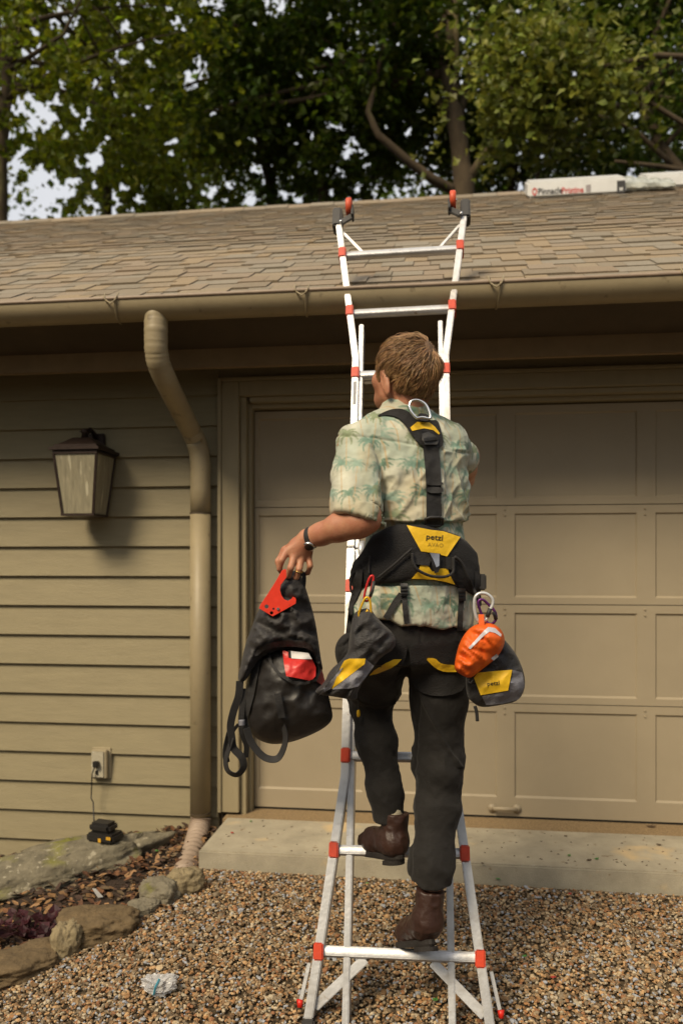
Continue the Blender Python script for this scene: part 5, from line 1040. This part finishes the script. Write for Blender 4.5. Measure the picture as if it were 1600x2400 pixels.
rg = Vector(A_(700.5, 1338, 2.299)); ga = (Vector(A_(694, 1354, 2.31)) - Vector(A_(701, 1334, 2.298))).normalized(); g1 = ga.orthogonal().normalized(); g2 = ga.cross(g1)
q = MB(); q.tube(ring_(rg, g1, g2, .0102, 18), .0019, 6, closed=True); tag(q.build('finger_ring', mat('gold', (.62, .42, .14), .25, metal=1, bump=0, var=0), smooth=True), 'thin gold ring on his left ring finger', 'ring')
# ================================================================ HARNESS AND GEAR
zc = lambda L_: [(750 + x / 3.015, 1180 + y / 3.015) for x, y in L_]      # outline measured in two enlarged crops
zb_ = lambda L_: [(700 + x / 3.136, 750 + y / 3.136) for x, y in L_]
zd = lambda L_: [(500 + x / 3.46, 1180 + y / 3.46) for x, y in L_]
M_pad = mat('harness_padding', (0.011, 0.0095, 0.0095), 0.8, var=.3, scale=30, bump=.35, bscale=240, coords='World', sheen=.05); M_yelf = mat('yellow_fabric', (0.78, 0.48, 0.018), .55, var=.14, scale=40, bump=.15, bscale=120, coords='World')
M_gryf = mat('grey_fabric', (0.20, 0.20, 0.23), .6, var=.25, scale=40, bump=.3, bscale=160, coords='World'); M_blue_g = mat('grey_blue_plastic', (.25, .28, .36), .35, var=.1, bump=0)
M_ink = mat('black_ink', (.02, .018, .015), .6, bump=0); M_inkf = mat('faded_ink', (.42, .27, .02), .6, bump=0)
har = thing('harness', 'black climbing harness with yellow patches on his back and waist', 'harness', at(1000, 1300, 2.3))
# waist belt: a padded band round the body
zz = np.array([x[0] for x in rows[::-1]]); itp = lambda z, j: float(np.interp(z, zz, [x[j] for x in rows[::-1]]))
tx = [790, 830, 843, 859, 900, 929, 1000, 1078, 1100, 1112, 1125, 1140]; tyy = [1305, 1298, 1282, 1258, 1236, 1228, 1230, 1253, 1268, 1285, 1318, 1330]; bx = [790, 825, 845, 879, 936, 969, 1020, 1065, 1100, 1125]; byy = [1388, 1384, 1380, 1369, 1366, 1359, 1360, 1371, 1389, 1406]
nphi, nv = 120, 12; q = MB(); ex = 2 / 2.35
def torso_pt(z, phi, pad):
    a, b_ = itp(z, 3) + pad, itp(z, 4) + pad; c, s_ = math.cos(phi), math.sin(phi); x = a * math.copysign(abs(c) ** ex, c); y = b_ * math.copysign(abs(s_) ** ex, s_)
    return Vector((itp(z, 1) + x * TR[0] + y * TF[0], itp(z, 2) + x * TR[1] + y * TF[1], z))
grid = []
for i in range(nphi):
    phi = 2 * math.pi * i / nphi; p0_ = torso_pt(H + (HZ - 1320) / F * 2.35, phi, .015); px0 = 800 + F * p0_.x / p0_.y; bk = max(0.0, min(1.0, (.35 - math.sin(phi)) / .7))
    yt, yb = np.interp(px0, tx, tyy), np.interp(px0, bx, byy); yt = yt * bk + 1316 * (1 - bk); yb = yb * bk + 1372 * (1 - bk); zt_, zb__ = H + (HZ - yt) / F * p0_.y, H + (HZ - yb) / F * p0_.y; grid.append((phi, zt_, zb__))
vs = []
for phi, zt_, zb__ in grid:
    col_ = []
    for j in range(nv): t_ = j / (nv - 1); z = zt_ * (1 - t_) + zb__ * t_; e_ = 1 - abs(2 * t_ - 1) ** 6; col_.append(torso_pt(z, phi, .013 + .013 * e_ + .0012 * math.sin(t_ * 19)))
    for j in range(nv - 1, -1, -1): t_ = j / (nv - 1); z = zt_ * (1 - t_) + zb__ * t_; col_.append(torso_pt(z, phi, .000))
    vs += col_
k2 = nv * 2; q.add(vs, [(i * k2 + j, i * k2 + (j + 1) % k2, ((i + 1) % nphi) * k2 + (j + 1) % k2, ((i + 1) % nphi) * k2 + j) for i in range(nphi) for j in range(k2)])
q.build('waist_belt', M_pad, har, smooth=True); T_belt = BVHTree.FromPolygons([tuple(v) for v in q.v], q.f)
T0 = [T_shirt, T_belt]
yk, T_yoke = patch('back_pad', zb_([(560, 708), (640, 668), (700, 650), (770, 652), (830, 690), (960, 740), (1020, 730), (1042, 800), (1062, 880), (1060, 920), (1030, 945), (930, 935), (880, 905), (840, 860), (800, 800), (765, 745), (715, 708), (640, 695)]), [T_shirt], M_pad, har, lift=.002, thick=.009, sm=2, step=5)
T1 = [T_yoke, T_shirt, T_belt]
patch('yellow_patch', zb_([(818, 790), (868, 748), (960, 752), (1000, 785), (1036, 832), (1028, 842), (985, 808), (920, 795), (832, 815)]), T1, M_yelf, har, lift=.001, thick=.0015, step=4)
st1, T_st = strap('back_strap', zb_([(965, 850), (972, 950), (985, 1100), (992, 1280), (990, 1420), (990, 1510)]), [37, 37, 36, 35, 34, 33], [T_shirt, T_yoke], M_strap, har, lift=.004, thick=.003, step=6)
T2 = [T_st] + T1
patch('strap_adjuster', zb_([(905, 835), (950, 820), (1005, 850), (1025, 895), (1015, 915), (925, 915), (905, 880)]), T2, M_rub, har, lift=.002, thick=.007, step=5); patch('adjuster_bar', zb_([(915, 868), (1010, 858), (1018, 880), (922, 892)]), T2, M_blk, har, lift=.009, thick=.005, step=5)
for y0, y1 in ((1185, 1215), (1225, 1272)): patch('strap_keeper', zb_([(938, y0), (1058, y0 + 3), (1062, y1), (942, y1)]), T2, M_rub, har, lift=.002, thick=.006, step=5, sm=1)
patch('strap_end', zb_([(942, 1352), (1048, 1350), (1050, 1440), (940, 1440)]), T2, M_strap, har, lift=.0015, thick=.004, step=5)
def pt_on(x, y, trees, lift): p = cast(x, y, trees, 2.33); return at(x, y, (p.y if p else 2.33) - lift)
q = MB(); q.tube([pt_on(*zb_([p])[0], T2, .010) for p in ((930, 1462), (930, 1500), (960, 1512), (1030, 1512), (1056, 1500), (1056, 1462), (1030, 1450), (960, 1450))], .0042, 8, closed=True); q.build('strap_ring', M_rub, har, smooth=True)
# D ring standing up from the yoke
dpt = [(868, 720), (845, 700), (820, 665), (812, 630), (822, 600), (850, 588), (885, 592), (920, 612), (945, 645), (960, 685), (966, 722), (940, 722), (905, 715)]
q = MB(); L_ = [Vector(at(*zb_([p])[0], 2.315 + .012 * (720 - p[1]) / 130)) for p in dpt]; fine = []
for i in range(len(L_)):
    a, b_, c, d = L_[i - 1], L_[i], L_[(i + 1) % len(L_)], L_[(i + 2) % len(L_)]
    for t_ in (0, .33, .66): fine.append(.5 * ((2 * b_) + (c - a) * t_ + (2 * a - 5 * b_ + 4 * c - d) * t_ ** 2 + (3 * b_ - a - 3 * c + d) * t_ ** 3))
q.tube(fine, .0042, 10, closed=True); q.build('d_ring', M_steel, har, smooth=True)
patch('ring_webbing', zb_([(872, 682), (955, 690), (965, 745), (880, 738)]), T2, M_strap, har, lift=.016, thick=.008, step=5, sm=1)
# belt trims
yb1, T_yb = patch('yellow_label', zc([(610, 152), (700, 170), (780, 186), (870, 196), (990, 236), (895, 374), (810, 352), (712, 338)]), [T_belt], M_yelf, har, lift=.001, thick=.002, step=5)
yb2, T_yb2 = patch('yellow_label', zc([(710, 434), (760, 438), (790, 480), (830, 482), (850, 458), (900, 462), (915, 505), (952, 574), (890, 556), (800, 538), (645, 532), (690, 480)]), [T_belt], M_yelf, har, lift=.001, thick=.002, step=5)
text_on('petzl', 'lettering', [T_yb], M_ink, yb1, *zc([(808, 240)])[0], 13.5, ang=.10, sx=1.15, bold=.012, lift=.0014); text_on('AVAO', 'lettering', [T_yb], M_inkf, yb1, *zc([(815, 294)])[0], 10, ang=.06, bold=.0, lift=.0014)
patch('belt_pocket', zc([(640, 345), (712, 342), (790, 360), (770, 440), (720, 435), (650, 425)]), [T_belt], M_strap, har, lift=.001, thick=.006, step=5); patch('belt_pocket', zc([(885, 378), (945, 375), (945, 470), (890, 462)]), [T_belt], M_strap, har, lift=.001, thick=.006, step=5)
tg, T_tg = patch('belt_tongue', zc([(762, 345), (850, 355), (848, 440), (835, 485), (808, 492), (795, 450), (780, 400)]), [T_belt, T_yb], M_blk, har, lift=.006, thick=.006, step=4); patch('tongue_face', zc([(772, 348), (842, 356), (840, 440), (820, 452), (800, 400)]), [T_tg], M_blue_g, har, lift=.001, thick=.002, step=4)
def cord(name, L_, r_, m=M_strap, par=har, lift=.012, trees=None, D=None):
    P_ = [pt_on(x, y, trees or T2, lift) if D is None else Vector(at(x, y, D)) for x, y in L_]; f_ = []
    for i in range(len(P_) - 1):
        a, b_, c, d = P_[max(i - 1, 0)], P_[i], P_[i + 1], P_[min(i + 2, len(P_) - 1)]
        for t_ in (0, .25, .5, .75): f_.append(.5 * ((2 * b_) + (c - a) * t_ + (2 * a - 5 * b_ + 4 * c - d) * t_ ** 2 + (3 * b_ - a - 3 * c + d) * t_ ** 3))
    f_.append(P_[-1]); q = MB(); q.tube(f_, r_, 8); return q.build(name, m, par, smooth=True)
cord('gear_loop', zc([(650, 318), (590, 370), (500, 450), (400, 530)]), .0036); cord('gear_loop', zc([(652, 350), (655, 410), (690, 470), (780, 512), (880, 518), (935, 490), (942, 440), (940, 380)]), .0042, lift=.016); cord('gear_loop', zc([(950, 376), (1000, 425), (1050, 530), (1085, 610), (1120, 670)]), .0045); cord('gear_loop', zc([(350, 370), (345, 440), (345, 500)]), .003)
cord('gear_loop', zc([(275, 465), (235, 500), (215, 560), (220, 620), (250, 650)]), .0035, D=2.36)
for L_, wd in (([(590, 560), (592, 640), (600, 740), (612, 850)], 13), ([(575, 640), (530, 700), (490, 770), (462, 815)], 15), ([(992, 575), (1000, 650), (992, 740), (985, 900)], 13)): strap('webbing_strap', zc(L_), wd, [T_shirt, T_belt, T_pant], M_strap, har, lift=.005, thick=.003, step=5)
for c in ((592, 605), (1000, 640)):
    patch('ladder_buckle', zc([(c[0] - 28, c[1] - 42), (c[0] + 26, c[1] - 40), (c[0] + 28, c[1] + 48), (c[0] - 24, c[1] + 50)]), [T_shirt, T_belt], M_rub, har, lift=.009, thick=.008, step=5)
    for dy in (-20, 5, 28): patch('buckle_bar', zc([(c[0] - 24, c[1] + dy), (c[0] + 24, c[1] + dy), (c[0] + 24, c[1] + dy + 9), (c[0] - 24, c[1] + dy + 9)]), [T_shirt, T_belt], M_blk, har, lift=.018, thick=.004, step=4)
patch('side_strap', zc([(1095, 480), (1128, 490), (1132, 600), (1140, 720), (1110, 740), (1090, 600)]), [T_belt, T_shirt], M_strap, har, lift=.004, thick=.005, D0=2.4)
q = MB(); bc = at(1129, 1364, 2.40); q.box(lambda a, b_, c_: bc + Vector((a, b_, c_)), -.011, .010, -.02, .02, -.024, .024); q.build('side_buckle', M_rub, har, bevel=.004)
patch('side_strap', zc([(255, 450), (300, 470), (290, 600), (235, 720), (215, 930), (178, 940), (205, 700), (240, 560)]), [T_belt, T_shirt, T_pant], M_strap, har, lift=.006, thick=.006, D0=2.38)
# leg loops
ll1, T_l1 = patch('leg_loop', [(957, 1512), (985, 1504), (1030, 1500), (1075, 1500), (1098, 1520), (1095, 1560), (1092, 1615), (1050, 1632), (1000, 1630), (966, 1610), (962, 1560)], [T_pant], M_pad, har, lift=.002, thick=.008, sm=1)
ll2, T_l2 = patch('leg_loop', [(835, 1500), (880, 1490), (930, 1500), (955, 1512), (950, 1545), (930, 1580), (925, 1600), (931, 1648), (915, 1656), (880, 1652), (836, 1640), (828, 1600), (830, 1550)], [T_pant], M_pad, har, lift=.002, thick=.008, sm=1)
patch('yellow_trim', zc([(742, 1092), (812, 1092), (842, 1125), (880, 1138), (960, 1142), (985, 1190), (880, 1192), (820, 1170), (780, 1135)]), [T_l1], M_yelf, har, lift=.001, thick=.003, step=5, sm=1); patch('yellow_trim', zc([(575, 1100), (520, 1102), (460, 1130), (380, 1180), (348, 1215), (400, 1205), (500, 1165), (545, 1135)]), [T_l2], M_yelf, har, lift=.001, thick=.003, step=5)
q = MB(); c = at(840, 1672, 2.555); q.tube([c + Vector((0, 0, .012)), c + Vector((0, 0, .008)), c, c - Vector((0, 0, .008)), c - Vector((0, 0, .012))], [.003, .007, .008, .007, .003], 12, flat=.5); q.build('yellow_tab', M_yelf, har, smooth=True)
cord('hanging_cord', [(838, 1640), (839, 1655), (840, 1664)], .0015, D=2.545)

M_pch = mat('pouch_cordura', (0.026, 0.024, 0.025), .6, var=.3, scale=30, bump=.4, bscale=200, coords='World', sheen=.1)
# tool pouch on his left hip
pl = thing('tool_pouch', 'black tool pouch with yellow and grey panels swinging at his left hip', 'pouch', at(840, 1560, 2.24))
pz, T_p = pillow('pouch_body', [(834, 1430), (866, 1424), (886, 1452), (928, 1490), (926, 1520), (893, 1540), (877, 1560), (838, 1616), (836, 1644), (792, 1634), (745, 1628), (737, 1618), (760, 1600), (772, 1572), (803, 1545), (816, 1526), (818, 1495), (824, 1455)], 2.25, .030, M_pch, pl, sm=1, wr=.016, wscale=34, seed=8, step=5, ang=.7, stretch=(1, .55), back=.5)
patch('yellow_panel', zd([(1060, 1275), (1100, 1258), (1232, 1258), (1226, 1302), (960, 1505), (1030, 1330)]), [T_p], M_yelf, pl, lift=.001, thick=.002, step=5); patch('grey_panel', zd([(1234, 1262), (1302, 1318), (1225, 1420), (1172, 1484), (1110, 1500), (962, 1508), (1100, 1402), (1226, 1305)]), [T_p], M_gryf, pl, lift=.001, thick=.002, step=5)
patch('grey_panel', zd([(1050, 1330), (1010, 1400), (955, 1500), (850, 1560), (900, 1490), (985, 1400), (1030, 1345)]), [T_p], M_gryf, pl, lift=.001, thick=.002, step=5)
pillow('side_flap', [(818, 1478), (793, 1496), (783, 1522), (789, 1556), (806, 1580), (842, 1560), (850, 1500)], 2.38, .025, M_pad, pl, wr=.01, step=6, back=.8)
# right pouch, behind the orange bag
pr_ = thing('tool_pouch', 'black tool pouch with a yellow label hanging behind the orange bag at his right hip', 'pouch', at(1160, 1580, 2.33)); pl['group'] = pr_['group'] = 'tool pouches on the harness'
py1, T_pr = pillow('pouch_body', [(1130, 1440), (1160, 1478), (1190, 1508), (1211, 1536), (1227, 1575), (1231, 1610), (1216, 1643), (1172, 1653), (1128, 1659), (1108, 1648), (1093, 1632), (1090, 1590), (1096, 1500)], 2.35, .055, M_pch, pr_, wr=.010, wscale=30, seed=14, step=5, sm=2)
lb, T_lb = patch('yellow_label', zc([(1085, 1232), (1112, 1196), (1230, 1184), (1355, 1175), (1326, 1322), (1132, 1355)]), [T_pr], M_yelf, pr_, lift=.002, thick=.002, step=5); patch('grey_panel', zc([(1360, 1178), (1425, 1192), (1444, 1290), (1400, 1385), (1290, 1415), (1170, 1425), (1140, 1362), (1330, 1326)]), [T_pr], M_gryf, pr_, lift=.001, thick=.002, step=5)
text_on('petzl', 'lettering', [T_lb], M_ink, lb, *zc([(1222, 1272)])[0], 10.5, ang=-.10, sx=1.1, bold=.012, lift=.0014); cord('drawstring', [(1112, 1655), (1116, 1668), (1118, 1690)], .005, par=pr_, D=2.33)
# orange bag
M_orb = mat('orange_nylon', (0.80, 0.125, 0.012), .5, var=.15, scale=16, bump=.3, bscale=40, coords='World', transl=.1); ob2 = thing('stuff_sack', 'small bright orange stuff sack clipped to the white carabiner', 'sack', at(1120, 1520, 2.27))
_, T_o = pillow('sack_body', [(1121, 1460), (1096, 1474), (1076, 1505), (1066, 1545), (1063, 1570), (1082, 1583), (1101, 1591), (1120, 1576), (1150, 1553), (1172, 1532), (1184, 1503), (1176, 1476), (1152, 1459)], 2.28, .055, M_orb, ob2, wr=.013, wscale=22, seed=22, step=4, ang=-.9, stretch=(1.2, .45), sm=2)
M_refl = mat('pale_reflective', (.55, .53, .58), .4, var=.1, bump=0); patch('pale_stripe', zc([(1150, 905), (1185, 872), (1235, 880), (1280, 925), (1275, 942), (1235, 915), (1195, 905), (1150, 940), (1060, 1030), (1045, 1020)]), [T_o], M_refl, ob2, lift=.001, thick=.0015, step=4); patch('pale_stripe', zc([(1205, 1095), (1245, 1062), (1260, 1080), (1225, 1110)]), [T_o], M_refl, ob2, lift=.001, thick=.0015, step=4)
q = MB(); q.bar(at(1127, 1440, 2.26), at(1128, 1470, 2.25), .016, .004); q.build('sack_loop', M_orb, ob2, bevel=.001)
cord('drawcord', [(1101, 1588), (1096, 1596), (1102, 1601), (1108, 1592)], .002, par=ob2, D=2.265)
# carabiners
def biner(name, L_, r_, m, label, D, mg=None, gate=None, extra=None):
    P_ = [Vector(at(x, y, D)) for x, y in L_]; f_ = []; n_ = len(P_)
    for i in range(n_):
        a, b_, c, d = P_[i - 1], P_[i], P_[(i + 1) % n_], P_[(i + 2) % n_]
        for t_ in (0, .33, .66): f_.append(.5 * ((2 * b_) + (c - a) * t_ + (2 * a - 5 * b_ + 4 * c - d) * t_ ** 2 + (3 * b_ - a - 3 * c + d) * t_ ** 3))
    t = thing(name, label, 'carabiner', P_[0], 'carabiners on the harness'); q = MB(); q.tube(f_, r_, 8, closed=True); q.build('carabiner_body', m, t, smooth=True)
    if gate: q = MB(); q.tube([Vector(at(x, y, D - .002)) for x, y in gate], r_ * 1.35, 8); q.build('gate', mg or m, t, smooth=True)
M_wc = mat('white_anodised', (.66, .66, .66), .3, var=.15, bump=0, metal=.4); M_pur = mat('purple_anodised', (.17, .035, .20), .35, bump=0, metal=.4); M_rc = mat('red_anodised', (.62, .03, .03), .35, bump=0, metal=.3); M_yc = mat('yellow_anodised', (.72, .42, .02), .35, bump=0, metal=.3)
biner('carabiner', [(1112, 1402), (1122, 1391), (1138, 1391), (1152, 1402), (1154, 1416), (1146, 1432), (1140, 1450), (1130, 1457), (1118, 1453), (1111, 1428)], .0046, M_wc, 'white carabiner holding the orange sack', 2.27, M_rub, [(1148, 1426), (1141, 1446)])
biner('carabiner', [(1120, 1412), (1130, 1405), (1145, 1418), (1158, 1432), (1162, 1450), (1152, 1462), (1140, 1458), (1128, 1440)], .0040, M_pur, 'purple carabiner behind the white one', 2.295, M_rub, [(1156, 1434), (1162, 1452)])
biner('carabiner', [(871, 1349), (875, 1356), (870, 1380), (866, 1402), (858, 1409), (853, 1402), (857, 1380), (864, 1358)], .0036, M_rc, 'red carabiner on the left side of the waist belt', 2.245, M_rub, [(876, 1362), (872, 1384), (867, 1398)])
biner('carabiner', [(852, 1408), (860, 1400), (867, 1410), (869, 1438), (865, 1444), (860, 1430), (857, 1447), (851, 1458), (843, 1450), (841, 1436)], .0034, M_yc, 'yellow carabiner hooked below the red one', 2.235)

# the haul bag in his left hand
M_tarp = mat('black_tarpaulin', (0.017, 0.0145, 0.0135), .52, var=.3, scale=14, bump=.25, bscale=30, coords='World', spec=.5); M_nyl = mat('black_nylon', (0.028, 0.025, 0.025), .62, var=.3, scale=30, bump=.3, bscale=90, coords='World', sheen=.06)
M_redf = mat('red_panel_fabric', (0.58, 0.030, 0.025), .4, var=.2, scale=20, bump=.2, bscale=50, coords='World'); M_lab = mat('white_label', (.62, .60, .60), .5, var=.1, scale=30, bump=.05, coords='World')
bg_ = thing('haul_bag', 'black haul bag with a red panel hanging from his left hand', 'bag', at(660, 1600, 2.36))
_, T_h = pillow('bag_body', [(600, 1540), (650, 1512), (735, 1515), (752, 1560), (765, 1610), (776, 1655), (781, 1684), (765, 1703), (735, 1720), (690, 1738), (650, 1745), (622, 1742), (592, 1726), (574, 1690), (572, 1640), (580, 1590)], 2.38, .10, M_tarp, bg_, wr=.008, wscale=45, seed=31, step=6, back=.9, sm=2, power=.6)
_, T_h2 = pillow('bag_top', [(676, 1345), (692, 1335), (706, 1348), (722, 1395), (738, 1450), (748, 1515), (752, 1545), (758, 1575), (742, 1560), (728, 1532), (690, 1522), (640, 1528), (606, 1548), (590, 1575), (566, 1606), (556, 1590), (564, 1560), (576, 1505), (590, 1470), (604, 1430), (640, 1395), (655, 1365)], 2.355, .075, M_nyl, bg_, wr=.020, wscale=32, seed=33, step=5, back=.9, ang=.35, stretch=(.55, 1.15), sm=2)
T3 = [T_h, T_h2]
rp1, T_rp = patch('red_panel', zd([(560, 1190), (800, 1262), (832, 1330), (828, 1400), (792, 1440), (700, 1420), (590, 1400), (572, 1300)]), [T_h], M_redf, bg_, lift=.010, thick=.003, step=5, noise=.003); patch('white_label', zd([(628, 1196), (770, 1212), (800, 1262), (720, 1262), (632, 1256)]), [T_rp], M_lab, bg_, lift=.001, thick=.0015, step=5)
patch('label_print', zd([(606, 1190), (632, 1196), (634, 1255), (610, 1250)]), [T_rp], M_pad, bg_, lift=.001, thick=.001, step=5); patch('red_side', zd([(868, 1335), (892, 1385), (908, 1470), (890, 1485), (835, 1440), (850, 1380)]), [T_h], mat('faded_red', (.42, .10, .08), .5, var=.2, bump=.1), bg_, lift=.004, thick=.003, step=5)
strap('panel_piping', zd([(440, 1200), (470, 1300), (540, 1390), (640, 1450), (740, 1460), (830, 1430), (860, 1360), (845, 1270)]), 7, [T_h, T_rp], M_strap, bg_, lift=.010, thick=.006, step=5)
patch('pocket_seam', zd([(340, 1250), (420, 1180), (520, 1165), (660, 1160), (800, 1180), (800, 1130), (660, 1105), (500, 1120), (400, 1150), (330, 1210)]), T3, M_nyl, bg_, lift=.004, thick=.006, step=5, sm=1)
strap('shoulder_strap', zd([(360, 1260), (330, 1400), (300, 1560), (250, 1740), (270, 1830)]), 16, [T_h], M_strap, bg_, lift=.006, thick=.005, step=6, D0=2.32)
strap('lower_strap', zd([(520, 1540), (540, 1650), (555, 1740)]), 16, [T_h], M_strap, bg_, lift=.006, thick=.005, step=6)
def ribbon(name, L_, wd, D, twist, par=bg_, m=M_strap):
    P_ = [Vector(at(x, y, d_)) for (x, y), d_ in zip(L_, D)]; f_ = []; n_ = len(P_)
    for i in range(n_ - 1):
        a, b_, c, d = P_[max(i - 1, 0)], P_[i], P_[i + 1], P_[min(i + 2, n_ - 1)]
        for t_ in (0, .2, .4, .6, .8): f_.append(.5 * ((2 * b_) + (c - a) * t_ + (2 * a - 5 * b_ + 4 * c - d) * t_ ** 2 + (3 * b_ - a - 3 * c + d) * t_ ** 3))
    f_.append(P_[-1]); q = MB(); vs = []; k = len(f_)
    for i, p in enumerate(f_):
        d = (f_[min(i + 1, k - 1)] - f_[max(i - 1, 0)]).normalized(); an = twist[0] + (twist[1] - twist[0]) * i / (k - 1); s0 = d.cross(Vector((0, 1, 0))).normalized(); s_ = s0 * math.cos(an) + Vector((0, 1, 0)) * math.sin(an); n_2 = d.cross(s_)
        for a, b_ in ((-1, -1), (1, -1), (1, 1), (-1, 1)): vs.append(p + s_ * (wd / 2 * a) + n_2 * (.0014 * b_))
    q.add(vs, [(i * 4 + j, i * 4 + (j + 1) % 4, (i + 1) * 4 + (j + 1) % 4, (i + 1) * 4 + j) for i in range(k - 1) for j in range(4)] + [(3, 2, 1, 0), tuple(range(k * 4 - 4, k * 4))]); return q.build(name, m, par)
ribbon('hanging_strap', zd([(215, 1440), (205, 1560), (165, 1680), (140, 1800), (150, 1900), (165, 1985), (230, 2060), (245, 2140), (190, 2200), (120, 2170), (100, 2090), (125, 1990), (155, 1900)]), .022, [2.33] * 13, (.2, 1.0))
ribbon('hanging_strap', zd([(130, 1850), (105, 1960), (100, 2040), (110, 2100)]), .018, [2.34] * 4, (.8, .3)); ribbon('hanging_strap', zd([(250, 1500), (235, 1640), (225, 1760), (235, 1870), (268, 1960), (262, 2060)]), .016, [2.34, 2.335, 2.33, 2.33, 2.34, 2.345], (.1, .5))
ribbon('hanging_strap', zd([(205, 1790), (165, 1840), (150, 1900)]), .010, [2.335] * 3, (.4, .4))
ribbon('carry_loop', zd([(270, 1820), (300, 1920), (360, 2010), (430, 2065), (510, 2072), (555, 2020), (585, 1920), (575, 1830), (548, 1740)]), .021, [2.30] * 9, (.5, .9))
ribbon('grab_handle', zd([(700, 785), (672, 730), (680, 650), (700, 580), (722, 565), (735, 600), (728, 680), (700, 760)]), .012, [2.30, 2.31, 2.325, 2.335, 2.335, 2.335, 2.33, 2.31], (.3, .3))
cord('cord_lock', zd([(230, 1755), (232, 1800)]), .009, m=M_gryf, par=bg_, D=2.31)
# red rigging handle
M_rh = mat('red_grip', (0.72, 0.045, 0.022), .38, var=.15, scale=30, bump=.1, bscale=60, coords='World')
def solid(poly, holes, D, thick, name, m, par, tilt=0):
    bm = bmesh.new(); pts = [Vector(p) for p in poly]; segs = [list(range(len(pts)))]
    es = [(i, (i + 1) % len(pts)) for i in range(len(pts))]; allp = list(pts)
    for h in holes: o_ = len(allp); allp += [Vector(p) for p in h]; es += [(o_ + i, o_ + (i + 1) % len(h)) for i in range(len(h))]
    bm.free(); r_ = delaunay_2d_cdt(allp, es, [], 0, 1e-4); vs, fs = r_[0], r_[2]; keep = []
    for f in fs:
        cx_ = sum(vs[i][0] for i in f) / 3; cy_ = sum(vs[i][1] for i in f) / 3
        if inside(poly, np.array([cx_]), np.array([cy_]))[0] and not any(inside(h, np.array([cx_]), np.array([cy_]))[0] for h in holes): keep.append(f)
    n_ = len(vs); ec = {}
    for f in keep:
        for i in range(3): ec[(f[i], f[(i + 1) % 3])] = 1
    bd = [e for e in ec if (e[1], e[0]) not in ec]; q = MB(); q.add([at(v[0], v[1], D) for v in vs] + [at(v[0], v[1], D + thick) for v in vs], [tuple(f) for f in keep] + [tuple(n_ + i for i in reversed(f)) for f in keep] + [(b_, a, a + n_, b_ + n_) for a, b_ in bd]); o = q.build(name, m, par); o.data.set_sharp_from_angle(angle=math.radians(30)); return o
gp = thing('rigging_handle', 'bright red handled metal plate with holes held against the haul bag', 'handle', at(640, 1390, 2.29)); circ = lambda x, y, r_: [(x + r_ * math.cos(t_ * math.pi / 5), y + r_ * math.sin(t_ * math.pi / 5)) for t_ in range(10)]
hd = zd([(555, 545), (575, 532), (592, 535), (592, 600), (570, 630), (548, 660), (540, 700), (552, 745), (575, 778), (605, 790), (632, 775), (645, 756), (665, 765), (672, 785), (668, 812), (575, 865), (482, 916), (462, 905), (370, 850), (382, 820), (440, 735), (500, 640)])
solid(hd, [zd(circ(432, 836, 17)), zd(circ(472, 888, 14)), zd(circ(488, 855, 9))], 2.268, .014, 'handle_plate', M_rh, gp).modifiers.new('b', 'BEVEL').width = .0015
q = MB(); q.tube([at(*zd([(524, 855)])[0], 2.2675), at(*zd([(524, 855)])[0], 2.264)], .004, 10); q.build('rivet', M_steel, gp)
S.frame_set(1)
